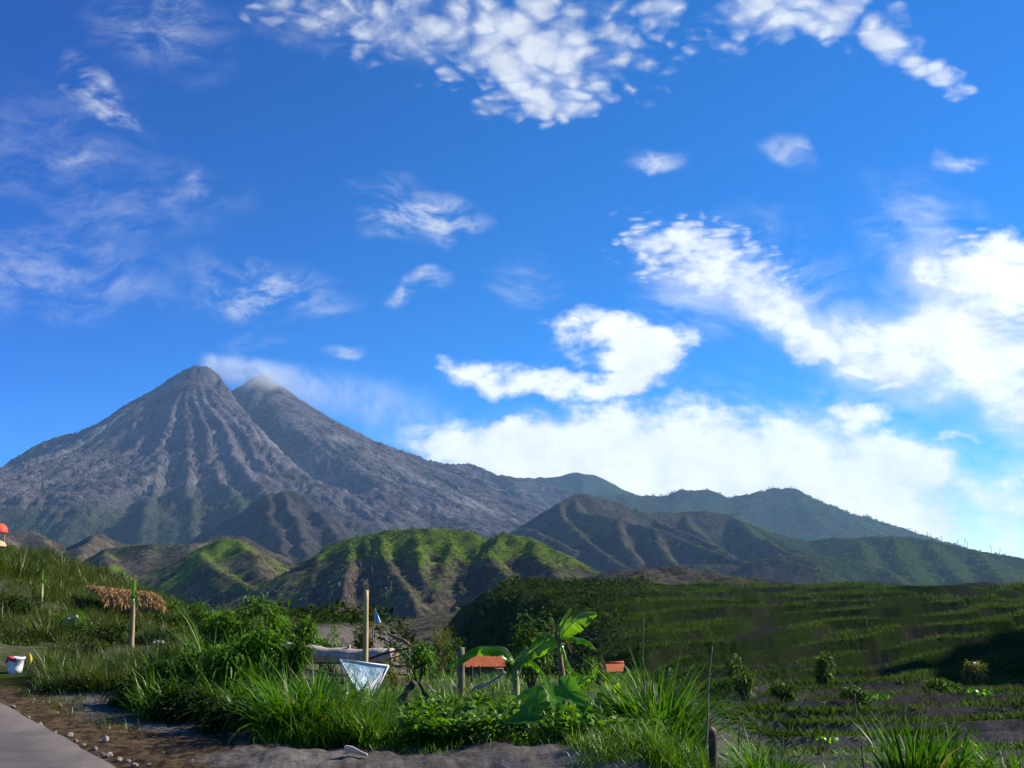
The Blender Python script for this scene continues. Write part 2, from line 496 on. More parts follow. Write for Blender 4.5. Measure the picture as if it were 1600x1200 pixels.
M_volc = hill_mat('volcano_ash', (0.052, 0.045, 0.049), (0.170, 0.148, 0.152), (0.034, 0.046, 0.030), (0.066, 0.080, 0.046), 150, 24, 1.0, 18.0, pale=(0.34, 0.31, 0.285))
M_far = hill_mat('far_hill_scrub', (0.05, 0.06, 0.05), (0.10, 0.10, 0.08), (0.022, 0.05, 0.022), (0.055, 0.09, 0.03), 150, 26, 1.0, 12.0)
M_mid = hill_mat('ridge_scrub', (0.050, 0.047, 0.044), (0.125, 0.112, 0.092), (0.028, 0.050, 0.018), (0.070, 0.110, 0.026), 70, 11, 0.9, 5.0)
M_near = hill_mat('hill_scrub', (0.036, 0.033, 0.027), (0.150, 0.122, 0.085), (0.045, 0.080, 0.010), (0.145, 0.205, 0.022), 26, 3.6, 0.9, 1.6)

M_knoll = hill_mat('knoll_rock', (0.026, 0.025, 0.026), (0.085, 0.074, 0.066), (0.022, 0.042, 0.012), (0.06, 0.10, 0.022), 70, 11, 1.0, 6.0)

# ---- volcano
SA = pt(300, 571, 4000)
crestL = line((300, 571, 4000), (283, 578), (262, 590), (240, 606), (215, 627, 4010), (180, 648), (150, 664, 4020), (110, 676), (70, 689, 4000), (45, 704), (0, 735, 3900), (-90, 775, 3750), (-260, 815, 3600))
crestS = line((345, 594, 3950), (372, 622, 3880), (392, 645, 3800), (425, 668, 3700), (452, 692, 3600), (520, 742, 3350), (575, 775, 3150), (640, 808, 3000))
crestR = line((410, 578, 4400), (428, 590), (452, 607, 4400), (480, 627), (500, 640, 4400), (530, 657), (560, 673, 4400), (590, 690), (620, 705, 4400), (650, 713), (680, 718, 4450), (712, 722), (735, 727, 4500), (760, 734), (800, 742, 4500), (860, 757, 4500), (960, 790, 4400), (1040, 812, 4300))
ridges = [(crestL, 0.92, 1500), (crestS, 0.82, 1300), (crestR, 0.72, 900), (line((300, 571, 4000), (322, 573), (338, 582), (345, 594, 3950)), 1.0, 1100),
          (line((410, 578, 4400), (400, 640, 4200), (430, 672, 3950)), 0.95, 500)]
for (fx, fy, fd, mx_, my_, md) in [(-80, 800, 3000, 120, 705, 3650), (50, 806, 2800, 175, 700, 3500), (140, 808, 2650, 215, 700, 3450), (225, 806, 2600, 250, 690, 3420), (300, 812, 2600, 290, 690, 3400),
                                   (370, 790, 2700, 322, 690, 3400), (440, 800, 2720, 360, 690, 3440), (500, 806, 2780, 400, 700, 3500), (560, 812, 2850, 440, 715, 3480)]:
    s1 = pt(300 + (mx_ - 300) * 0.12, 590, 3930)
    mid = pt(mx_, my_, md); ft = pt(fx, fy, fd)
    q = pt(0.5 * (mx_ + fx), 0.5 * (my_ + fy) + 6, 0.5 * (md + fd))
    ridges.append((np.array([s1, mid, q, ft]), 0.82, 800))
for (a, b, c) in [((470, 620, 4350), (560, 730, 3900), (690, 800, 3400)), ((530, 657, 4350), (640, 745, 3950), (800, 812, 3500)), ((600, 695, 4350), (720, 765, 4000), (860, 815, 3700)), ((700, 722, 4400), (800, 775, 4100), (900, 815, 3900))]:
    ridges.append((line(a, b, c), 0.5, 900))

def volc_post(X, Y, Z):
    dx, dy = X - SA[0], Y - SA[1]
    r = np.hypot(dx, dy); th = np.arctan2(dx, -dy)
    thw = th + 0.16 * fbm(X / 420, Y / 420, 71, 3) + 0.09 * fbm(X / 130, Y / 130, 77, 4)
    Bx, By = pt(410, 578, 4400)[:2]
    rB = np.hypot(X - Bx, Y - By); thB = np.arctan2(X - Bx, -(Y - By)) + 0.1 * fbm(X / 380, Y / 380, 91, 3)
    wB = sm(-60, 160, rB * 0 + (X - SA[0]) - 0.55 * (SA[1] - Y) - 60)
    def ribs(t, r, seed):
        return 17 * ridged(t * 7, r / 700, seed, 3) + 17 * ridged(t * 19, r / 330, seed + 3, 3) + 14 * ridged(t * 45, r / 350, seed + 6, 2)
    amp = sm(40, 900, r)
    fall = sm(2250, 2700, Y) * sm(1500, 1150, X) * sm(4760, 4550, Y) * sm(-3100, -2900, X)
    Z = (BASE - 20) + (Z - BASE + 20) * fall
    k = ribs(thw, r, 31) * (1 - wB) + ribs(thB, rB, 51) * wB * sm(60, 900, rB)
    cv = line((352, 590, 4230), (385, 628, 4080), (425, 676, 3860), (470, 712, 3650), (540, 765, 3350)); b = np.full(X.shape, 1e9); dp = np.zeros(X.shape)
    for q, (a, c) in enumerate(zip(cv[:-1], cv[1:])):
        ex, ey = c[0] - a[0], c[1] - a[1]
        t = np.clip(((X - a[0]) * ex + (Y - a[1]) * ey) / (ex * ex + ey * ey), 0, 1)
        b = np.minimum(b, np.hypot(X - a[0] - t * ex, Y - a[1] - t * ey))
    Z = Z - 105 * np.exp(-(b / 80) ** 2) * sm(2900, 3500, Y)
    return Z + (k - 26) * (0.25 + 0.75 * amp) * 1.0 * sm(-40, 160, Z)

def volc_veg(X, Y, Z, s, gx):
    # green scrub on the lower left flank, bare ash above and along the flow on the right
    edge = 235 + 150 * fbm(X / 600, Y / 600, 5, 4) - 0.16 * np.clip(X + 900, -1e9, 1e9) * (X > -900) - 0.05 * (Y - 2800)
    v = sm(190, -190, Z - edge) * 0.72
    v = v * sm(250, -500, X + 0.2 * (Y - 3000)) + 0.42 * sm(900, 1500, X) * sm(420, 250, Z)
    # pale fresh ash tracks: one down the right gully, one on the left shoulder
    def track(P, w):
        b = np.full(X.shape, 1e9)
        for a, c in zip(P[:-1], P[1:]):
            ex, ey = c[0] - a[0], c[1] - a[1]
            t = np.clip(((X - a[0]) * ex + (Y - a[1]) * ey) / (ex * ex + ey * ey), 0, 1)
            b = np.minimum(b, np.hypot(X - a[0] - t * ex, Y - a[1] - t * ey))
        return np.exp(-(b / w) ** 2) * (0.55 + 0.9 * fbm(X / 120, Y / 120, 23, 4))
    pale = track(line((430, 665, 3750), (470, 700, 3600), (520, 735, 3450), (575, 765, 3300)), 70) + track(line((520, 690, 4000), (600, 745, 3800), (700, 785, 3500), (780, 800, 3350)), 110) * 0.8
    pale += track(line((170, 685, 3750), (110, 715, 3600), (40, 745, 3450), (-30, 770, 3300)), 110)
    return v - np.clip(pale, 0, 1) * 1.0

hill('volcano', 'tall grey ash-covered volcano with two peaks and smoke at its crater', ridges, 0, 8.5, M_volc, wamp=38, wscale=380, rough=20, rscale=150,
     er=(26, 9000, 0.05), seed=3, post=volc_post, veg=volc_veg, cat='volcano', fine=7.0, xr=(-3100, 1500), yr=(2250, 4760))

# ---- far hills on the right
hill('hills', 'pale blue far hill with a pointed top beyond the volcano\'s right flank', [
    (line((700, 740, 5700), (800, 744), (850, 745), (878, 741), (905, 736), (925, 741), (945, 752), (965, 763), (990, 773), (1040, 790), (1150, 830)), 0.55, 1500),
    (line((905, 736, 5700), (915, 770, 5300), (930, 820, 4900)), 0.5, 900), (line((945, 752, 5700), (985, 785, 5400), (1010, 820, 5000)), 0.5, 900), (line((850, 746, 5700), (840, 790, 5200), (860, 820, 4900)), 0.5, 900)],
    500, 17, M_far, wamp=60, wscale=300, rough=24, rscale=140, er=(10, 3000, 0.05), seed=11, veg=lambda X, Y, Z, s, gx: 0.62 + 0 * X, fine=6.0)
hill('hills', 'wooded blue-green far hill with a domed top and a long right slope', [
    (line((930, 772, 4700), (985, 771), (1020, 774), (1040, 773), (1058, 766), (1078, 765), (1100, 767), (1120, 771), (1141, 779), (1160, 774), (1185, 767), (1218, 762), (1232, 760), (1245, 763), (1262, 771), (1285, 780), (1310, 791), (1340, 805), (1375, 815), (1400, 824), (1432, 840), (1480, 862), (1560, 880)), 0.6, 1400),
    (line((1078, 765, 4700), (1050, 800, 4400), (1040, 840, 4100)), 0.5, 800), (line((1185, 767, 4700), (1150, 810, 4350), (1140, 850, 4100)), 0.5, 800), (line((1240, 761, 4700), (1270, 810, 4300), (1290, 850, 4000)), 0.5, 800),
    (line((1310, 791, 4700), (1330, 825, 4400), (1360, 855, 4200)), 0.5, 800), (line((985, 771, 4700), (970, 800, 4400), (960, 830, 4100)), 0.5, 800)],
    420, 14, M_far, wamp=45, wscale=240, rough=20, rscale=110, er=(10, 3000, 0.05), seed=15, veg=lambda X, Y, Z, s, gx: 0.75 + 0 * X, fine=8.0)

# ---- middle ridge on the right
def mid_veg(X, Y, Z, s, gx):
    right = sm(300, 1000, X)
    return 0.28 + 0.5 * right + 0.22 * sm(0.8, 0.3, s) + 0.5 * fbm(X / 200, Y / 200, 3, 4)
hill('hills', 'dark ridge of sharp ash spurs with a long green right end', [
    (line((812, 822, 2050), (835, 806), (858, 792, 2060), (878, 781), (895, 773, 2100), (910, 770), (925, 773), (940, 779), (965, 783, 2130), (985, 792), (1005, 797), (1025, 801, 2160), (1070, 799, 2200), (1100, 797), (1140, 802), (1165, 814), (1190, 827), (1225, 836), (1262, 845), (1290, 841), (1310, 840), (1350, 838), (1395, 836), (1440, 842), (1500, 852), (1550, 864), (1600, 871), (1680, 880), (1800, 890)), 0.72, 900),
    (line((872, 785, 2060), (885, 812, 1900), (910, 838, 1760), (945, 862, 1640), (990, 893, 1480)), 0.85, 500),
    (line((898, 774, 2100), (905, 797, 1950), (975, 811, 1850), (1025, 823, 1780), (1075, 843, 1680), (1137, 870, 1560), (1200, 880, 1450)), 0.85, 500),
    (line((968, 810, 1850), (970, 838, 1720), (990, 868, 1600)), 0.95, 400), (line((1022, 823, 1780), (1030, 850, 1660), (1058, 880, 1540)), 0.95, 400),
    (line((1022, 802, 2160), (1030, 815, 2050), (1090, 836, 1900), (1140, 862, 1720)), 0.9, 450), (line((1072, 800, 2200), (1075, 820, 2060), (1100, 835, 1950)), 0.9, 400),
    (line((1142, 803, 2200), (1185, 838, 2000), (1240, 862, 1800), (1262, 872, 1700)), 0.7, 500), (line((1190, 828, 2200), (1230, 850, 2050), (1260, 862, 1950)), 0.7, 400),
    (line((820, 822, 2000), (845, 832, 1850), (890, 853, 1700)), 0.75, 400),
    (line((1060, 882, 1500), (1110, 880), (1150, 882), (1180, 887), (1210, 900, 1450)), 0.6, 300), (line((1180, 872, 1400), (1215, 867), (1250, 868), (1280, 882), (1310, 898)), 0.6, 300),
    (line((1240, 862, 1750), (1300, 868), (1335, 870), (1375, 886), (1400, 900, 1600)), 0.6, 300), (line((1395, 838, 2200), (1405, 868, 1950), (1425, 900, 1700)), 0.6, 400),
    (line((1450, 844, 2200), (1475, 878, 1950), (1500, 905, 1750)), 0.6, 400), (line((1520, 856, 2200), (1550, 885, 1950), (1570, 910, 1750)), 0.6, 400), (line((1340, 840, 2200), (1350, 865, 2000), (1365, 890, 1800)), 0.6, 400),
    (line((1000, 893, 1400), (1040, 890), (1100, 896), (1160, 905)), 0.5, 250)],
    320, 6.0, M_mid, wamp=9, wscale=90, rough=6, rscale=60, er=(16, 7000, 0.05), seed=21, veg=mid_veg, fine=1.6)

# ---- dark knob in front of the volcano
hill('hills', 'steep dark knoll with a green cap at the foot of the volcano', [
    (line((340, 815, 2300), (370, 806), (395, 789), (420, 772), (440, 764), (455, 765), (475, 774), (500, 796), (520, 818), (545, 845, 2250)), 0.8, 500),
    (line((440, 764, 2300), (452, 790, 2150), (470, 825, 2000), (478, 865, 1800), (490, 890, 1650)), 0.9, 400), (line((420, 772, 2300), (418, 800, 2120), (438, 835, 1950), (450, 870, 1750)), 0.9, 400), (line((490, 785, 2300), (515, 820, 2150), (535, 850, 1950)), 0.85, 400)],
    260, 6.0, M_knoll, wamp=20, wscale=90, rough=12, rscale=60, er=(14, 3000, 0.05), seed=31, fine=2.0,
    veg=lambda X, Y, Z, s, gx: 0.12 + 0.5 * sm(150, 200, Z) + 0.4 * fbm(X / 120, Y / 120, 3, 4))

# ---- low hills on the left
def left_veg(X, Y, Z, s, gx):
    return 0.42 + 0.75 * fbm(X / 70, Y / 70, 13, 4) + 0.2 * sm(980, 800, Y)
hill('hills', 'low grey-green ash hills with two bare shoulders behind the left meadow', [
    (line((-160, 838, 1150), (-60, 832), (0, 829), (40, 829), (62, 832), (85, 846), (108, 872)), 0.62, 300), (line((60, 832, 1150), (90, 862, 1050), (110, 890, 950)), 0.6, 250), (line((0, 829, 1150), (10, 860, 1020), (30, 890, 900)), 0.6, 250),
    (line((100, 856, 1150), (125, 842), (145, 834), (160, 834), (180, 843), (205, 850), (250, 851), (300, 847), (330, 840), (355, 836), (375, 838), (395, 847), (430, 863), (470, 886)), 0.62, 300),
    (line((150, 834, 1150), (130, 860, 1020), (110, 885, 930)), 0.6, 250), (line((55, 880, 820), (90, 884), (120, 890), (165, 912)), 0.5, 200)],
    170, 3.4, M_near, wamp=10, wscale=60, rough=5, rscale=45, er=(10, 5000, 0.05), seed=41, veg=lambda X, Y, Z, s, gx: 0.16 + 0.5 * fbm(X / 70, Y / 70, 13, 4) + 0.3 * sm(-120, -380, X) * 0, fine=1.2)
hill('hills', 'green pyramid-shaped hills with dark left faces behind the thatched roof', [
    (line((165, 855, 950), (185, 853), (210, 851), (260, 850), (300, 849), (330, 846, 1000), (380, 850)), 0.7, 260),
    (line((165, 855, 950), (145, 872, 930), (122, 890, 910), (105, 910, 890)), 0.75, 220), (line((165, 855, 950), (172, 880, 870), (184, 915, 780)), 0.75, 220),
    (line((310, 856, 830), (330, 846), (352, 838), (372, 841), (395, 854), (425, 876), (460, 905)), 0.66, 220), (line((310, 856, 830), (290, 872, 810), (262, 893, 790), (235, 918, 770), (225, 940, 750)), 0.8, 200),
    (line((310, 856, 830), (325, 872, 770), (350, 892, 720), (400, 918, 670), (425, 945, 620)), 0.75, 200), (line((372, 841, 830), (400, 880, 760), (440, 920, 690)), 0.55, 200)],
    150, 2.8, M_near, wamp=7, wscale=40, rough=3.6, rscale=34, er=(12, 5000, 0.05), seed=45, veg=lambda X, Y, Z, s, gx: 0.42 + 0.75 * fbm(X / 60, Y / 60, 13, 4), fine=0.9)

# ---- central green hill
def cen_veg(X, Y, Z, s, gx):
    return 0.24 + 0.66 * sm(-14, 16, Z + 8 * fbm(X / 50, Y / 50, 4, 3)) + 0.55 * fbm(X / 42, Y / 42, 9, 4) - 0.25 * sm(0.75, 1.05, s)
hill('hills', 'rounded green hill with dark eroded gullies behind the wooden stake', [
    (line((400, 950, 640), (430, 925, 650), (455, 905), (480, 885, 680), (500, 867), (520, 852, 700), (540, 842), (562, 835), (600, 829), (640, 825), (670, 825), (700, 826, 710), (735, 832), (760, 838, 740)), 0.62, 200),
    (line((545, 841, 700), (548, 870, 650), (540, 905, 600), (530, 950, 550)), 0.85, 120), (line((595, 830, 700), (598, 860, 650), (612, 890, 605), (640, 925, 560), (660, 960, 520)), 0.8, 120),
    (line((700, 827, 710), (702, 860, 660), (690, 900, 610), (672, 945, 560)), 0.8, 120), (line((570, 835, 700), (575, 880, 640), (572, 920, 590)), 0.95, 90), (line((648, 826, 700), (655, 865, 640), (662, 900, 600)), 0.85, 100),
    (line((500, 867, 690), (490, 905, 640), (480, 945, 590)), 0.85, 110),
    (line((735, 862, 690), (760, 845, 700), (782, 834), (805, 834), (830, 838), (848, 846), (866, 856), (895, 870), (925, 884), (960, 900, 660)), 0.62, 180),
    (line((782, 834, 700), (765, 862, 650), (790, 895, 590), (815, 925, 540)), 0.85, 110), (line((830, 838, 700), (845, 872, 640), (880, 905, 580)), 0.7, 120), (line((750, 850, 695), (728, 880, 650), (722, 915, 600)), 0.85, 110)],
    130, 2.0, M_near, wamp=6, wscale=30, rough=2.6, rscale=26, er=(14, 7000, 0.05), seed=51, veg=cen_veg, fine=0.8)

# ---- brown hummocks beyond the terraces
hill('hills', 'low brown stony hummock between the terraces and the dark ridge', [
    (line((880, 912, 430), (930, 900), (975, 892), (1010, 888), (1060, 887), (1100, 891), (1135, 896), (1180, 902), (1230, 910), (1300, 930)), 0.32, 120), (line((1010, 888, 430), (1020, 910, 350), (1040, 930, 300)), 0.3, 90), (line((1130, 896, 430), (1150, 915, 360), (1180, 930, 310)), 0.3, 90)],
    90, 1.8, M_near, wamp=7, wscale=25, rough=2.4, rscale=22, er=(8, 3000, 0.04), seed=61, veg=lambda X, Y, Z, s, gx: 0.10 + 0.6 * fbm(X / 40, Y / 40, 9, 4), fine=0.8)
hill('hills', 'low purple-brown hummock above the terraces at the right edge', [
    (line((1370, 932, 420), (1400, 925), (1440, 917), (1480, 913), (1520, 911), (1570, 910), (1640, 910), (1760, 915)), 0.32, 120), (line((1480, 913, 420), (1500, 930, 340)), 0.3, 90), (line((1600, 910, 420), (1620, 930, 340)), 0.3, 90)],
    90, 1.8, M_near, wamp=7, wscale=25, rough=2.0, rscale=22, er=(8, 3000, 0.04), seed=65, veg=lambda X, Y, Z, s, gx: 0.08 + 0.6 * fbm(X / 40, Y / 40, 9, 4), fine=0.8)

# ---- unseen slope added beyond the right edge to cast shadow over the terraces
hill('hills', 'steep unseen slope added beyond the right edge to shade the terraces', [(np.array([[72, 22, 10], [80, 48, 34], [99, 86, 46], [116, 122, 32], [130, 150, 6], [138, 165, -8.0]]), 2.2, 400)],
    45, 1.5, M_near, wamp=5, wscale=25, rough=3.0, rscale=22, er=(4, 1500, 0.04), seed=69, veg=lambda X, Y, Z, s, gx: 0.5 + 0.6 * fbm(X / 20, Y / 20, 9, 4), base=-16.0)

# ---- valley floor: one sheet under all of it, out to the horizon
def base_sheet():
    ang = np.linspace(0, 2 * math.pi, 97)
    rad = np.concatenate([[150], np.geomspace(200, 7600, 60)])
    A, Rr = np.meshgrid(ang, rad)
    X = Rr * np.sin(A); Y = Rr * np.cos(A)
    Z = BASE + 5 * fbm(X / 160, Y / 160, 81, 5) - 2 - 8 * sm(400, 200, Rr)
    o = mk('terrain', np.stack([X.ravel(), Y.ravel(), Z.ravel()], 1), grid_faces(*X.shape), M_mid, attrs={'veg': 0.45 + 0.5 * fbm(X / 200, Y / 200, 2, 3).ravel(), 'gully': np.full(X.size, 0.4)})
    tag(o, 'dark scrubby valley floor between the hills', 'valley', kind='structure')
base_sheet()

# ------------------------------------------------------------------ haze and crater smoke
def volume_mat(name, color, dens, aniso):
    m, nt, out = new_mat(name)
    v = nt.n.new('ShaderNodeVolumePrincipled')
    v.inputs['Color'].default_value = (*color, 1); v.inputs['Density'].default_value = dens; v.inputs['Anisotropy'].default_value = aniso
    nt.l.new(v.outputs[0], out.inputs['Volume'])
    return m
hz = MB().box((0, 0, 500), (15800, 15800, 1120)).build('haze', volume_mat('haze_air', (0.36, 0.63, 1.0), 0.50e-4, 0.15), smooth=False)
tag(hz, 'thin blue haze in the air between the hills', 'haze', kind='stuff')

def smoke():
    m, nt, out = new_mat('crater_smoke')
    tc = nt.n.new('ShaderNodeTexCoord').outputs['Object']
    s = nt.n.new('ShaderNodeSeparateXYZ'); nt.put(s.inputs[0], tc)
    t = nt.math('MULTIPLY_ADD', s.outputs[0], 0.5, 0.5)                      # 0 at the crater, 1 downwind
    yz = nt.n.new('ShaderNodeCombineXYZ'); nt.put(yz.inputs[1], s.outputs[1]); nt.put(yz.inputs[2], s.outputs[2])
    rr = nt.vmath('LENGTH', yz.outputs[0], out=1)
    wid = nt.math('MULTIPLY_ADD', t, 0.7, 0.24)
    rad = nt.ramp01(nt.math('DIVIDE', rr, wid), 1.0, 0.1)
    n = nt.noise(nt.vmath('MULTIPLY', tc, (3.0, 1.2, 1.2)), 1.6, 5, 0.6, dist=0.6)
    d = nt.math('MULTIPLY', nt.math('MULTIPLY', rad, nt.ramp01(n, 0.30, 0.72)), nt.math('MULTIPLY', nt.ramp01(t, 1.0, 0.35, 0.0, 1.0), nt.ramp01(t, 0.0, 0.06)))
    near = nt.ramp01(t, 0.5, 0.0, 0.0055, 0.036)
    v = nt.n.new('ShaderNodeVolumePrincipled')
    v.inputs['Color'].default_value = (0.97, 0.99, 1.0, 1); v.inputs['Anisotropy'].default_value = 0.2
    nt.put(v.inputs['Density'], nt.math('MULTIPLY', d, near))
    nt.l.new(v.outputs[0], out.inputs['Volume'])
    a = pt(306, 566, 4120); b = pt(720, 662, 4950)
    MBx = MB()
    prof = [(0.22, -1.0), (0.4, -0.7), (0.62, -0.3), (0.8, 0.2), (0.92, 0.6), (0.95, 1.0)]
    V = []; seg = 14
    for r_, x in prof:
        for k in range(seg):
            q = 2 * math.pi * k / seg
            V.append((x, r_ * math.cos(q), r_ * math.sin(q)))
    Fc = []
    for i in range(len(prof) - 1):
        for k in range(seg):
            k2 = (k + 1) % seg
            Fc.append((i * seg + k, i * seg + k2, (i + 1) * seg + k2, (i + 1) * seg + k))
    Fc.append(tuple(range(seg))[::-1]); Fc.append(tuple(range((len(prof) - 1) * seg, len(prof) * seg)))
    o = mk('smoke', V, Fc, m)
    d_ = b - a; L = np.linalg.norm(d_)
    o.location = Vector((a + b) / 2); o.rotation_euler = Vector(d_).to_track_quat('X', 'Z').to_euler()
    o.scale = (L / 2, 170, 300)
    tag(o, 'white smoke drifting right from the volcano crater', 'smoke', kind='stuff')
smoke()
# ------------------------------------------------------------------ near ground
def lin(x, pts):
    return np.interp(x, [p[0] for p in pts], [p[1] for p in pts])

def on_plane(px, py, z):
    q = pt(px, py, 1.0)
    return q * (z / q[2])
ROAD_A = on_plane(182, 1200, -1.6); _q = on_plane(0, 1098, -1.6) - ROAD_A; ROAD_D = _q[:2] / np.hypot(_q[0], _q[1])
ROAD_D = np.array(ROAD_D)   # right edge of the road: a point and its direction
def road_side(x, y):
    """metres to the right of the road's right edge (negative: on the road)"""
    return (x - ROAD_A[0]) * ROAD_D[1] - (y - ROAD_A[1]) * ROAD_D[0]

def ground(x, y, fine=True):
    x = np.asarray(x, float); y = np.asarray(y, float)
    plain = lin(y, [(0, -1.62), (6.5, -1.65), (9.5, -2.25), (14, -2.85), (20, -3.45), (28, -4.05), (38, -5.2), (60, -7.2), (80, -7.4), (110, -6.9), (150, -6.0), (210, -6.2), (260, -7.5), (330, -22), (420, -45)])
    plain = plain + 0.010 * np.clip(x - 0.2 * y, -40, 120) * sm(20, 80, y) + 2.4 * fbm(x / 45, y / 60, 3, 3) * sm(60, 160, y)
    s = y - (0.3 + 0.55 * sm(24, 60, y)) * x + 1.6 * fbm(x / 14, y / 14, 8, 3) * sm(8, 30, y) * (0.4 + y / 60)
    ph = np.log(np.maximum(s, 3.0)) * 6.0 + 0.8 * fbm(x / 24, y / 24, 12, 3)
    fr = ph - np.floor(ph)
    step = (1 - fr) * sm(0.0, 0.10, fr) - 0.45
    plain = plain + step * np.clip(0.024 * y, 0, 2.1) * sm(10, 18, y) * (0.75 + 0.6 * fbm(x / 22, y / 22, 15, 2))
    valley = lin(y, [(0, -1.62), (9.2, -1.62), (16, -1.95), (22, -3.3), (35, -6.4), (60, -9.6), (100, -13), (130, -16), (200, -26), (300, -45)])
    lf = lin(y, [(0, -1.62), (13, -1.62), (24, -1.55), (31, -1.9), (45, -6.5), (80, -15), (200, -30), (300, -45)])
    lf = lf + 2.0 * sm(9, 24, y) * sm(-9, -16, x) * sm(60, 36, y) - 0.5 * sm(-14, -26, x) * 0
    xe = lin(y, [(0, 1.1), (9, 1.7), (14, 2.8), (20, 4.6), (30, 7.6), (45, 9.9), (60, 8.9), (100, 3.6), (140, -2), (180, -8), (220, -13), (300, -26)])
    xe = xe + 0.9 * fbm(x * 0 + 3.3, y / 11, 21, 4) * sm(12, 40, y) * (1 + y / 30)
    wd = 0.9 + 0.10 * y
    plain = plain + 0.7 * np.exp(-((x - xe - 14) / 20) ** 2) * sm(70, 140, y) * sm(300, 220, y)
    wr = sm(-0.5, 0.5, (x - xe) / wd)
    wl = sm(-2.0, -5.5, x - 0.03 * y)
    z = valley * (1 - wl) + lf * wl
    z = z * (1 - wr) + plain * wr
    rs = road_side(x, y)
    nearm = sm(16, 9, y)
    hump = 0.10 * fbm(x / 1.3, y / 1.3, 31, 4) + 0.05 * fbm(x / 0.4, y / 0.4, 35, 3)
    z = z + hump * sm(0.15, 1.2, rs) * (0.4 + 0.6 * nearm) * sm(60, 20, y)
    # soft ash mound along the road, in front of the plants
    z = z + 0.13 * np.exp(-((y - 7.6 - 0.25 * np.sin(x * 1.3)) / 0.55) ** 2) * sm(-3.4, -1.8, x) * sm(2.2, 0.9, x)
    z = z + 0.5 * np.exp(-((x + 9.6) / 0.9) ** 2 - ((y - 15.2) / 1.5) ** 2)     # heap of earth at the far left
    z = z + 0.025 * fbm(x / 0.12, y / 0.12, 41, 3) * sm(0.05, 0.4, rs) * sm(14, 8, y)
    z = np.where(rs < 0.3, -1.63 + (z + 1.63) * sm(-0.02, 0.3, rs), z)
    z = z + 0.5 * fbm(x / 9, y / 9, 61, 4) * sm(25, 60, y) * 0.9 * (1 - wr) + 1.3 * fbm(x / 13, y / 13, 63, 4) * np.exp(-(((x - xe) / wd) / 0.7) ** 2) * sm(30, 70, y)
    return z

def ground_mat():
    m, nt, out = new_mat('volcanic_soil')
    p = nt.pos()
    a = nt.attr('green')
    d = nt.attr('dry')
    n1 = nt.noise(p, 0.9, 6, 0.65); n2 = nt.noise(p, 9.0, 6, 0.7); n3 = nt.noise(p, 60.0, 4, 0.7)
    ash = nt.mix(nt.ramp01(nt.math('ADD', nt.math('MULTIPLY', n1, 0.5), nt.math('MULTIPLY', n2, 0.5)), 0.36, 0.66), (0.075, 0.066, 0.058), (0.235, 0.210, 0.185))
    ash = nt.mix(nt.ramp01(n3, 0.62, 0.72), ash, (0.22, 0.20, 0.18))
    brown = nt.mix(nt.ramp01(n2, 0.4, 0.6), (0.045, 0.032, 0.021), (0.14, 0.098, 0.060))
    gr = nt.mix(nt.ramp01(n2, 0.35, 0.65), (0.014, 0.026, 0.007), (0.046, 0.076, 0.013))
    c = nt.mix(nt.ramp01(nt.math('ADD', d, nt.math('MULTIPLY', nt.math('SUBTRACT', n1, 0.5), 0.9)), 0.35, 0.65), ash, brown)
    ash = nt.mix(nt.attr('moist_and_shade'), ash, nt.mix(n2, (0.016, 0.014, 0.012), (0.050, 0.043, 0.036)))
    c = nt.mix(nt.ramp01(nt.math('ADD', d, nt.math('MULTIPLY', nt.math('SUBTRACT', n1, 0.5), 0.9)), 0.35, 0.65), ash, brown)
    c = nt.mix(nt.ramp01(nt.math('ADD', a, nt.math('MULTIPLY', nt.math('SUBTRACT', n2, 0.5), 1.2)), 0.3, 0.7), c, gr)
    b = nt.n.new('ShaderNodeBsdfDiffuse'); nt.put(b.inputs[0], c); b.inputs['Roughness'].default_value = 0.9
    h = nt.math('ADD', nt.math('MULTIPLY', n2, 0.6), nt.math('MULTIPLY', n3, 0.3))
    bn = nt.node('ShaderNodeBump', Strength=0.9, Distance=0.06, Height=h)
    nt.put(b.inputs['Normal'], bn.outputs[0]); nt.l.new(b.outputs[0], out.inputs[0])
    return m
M_soil = ground_mat()

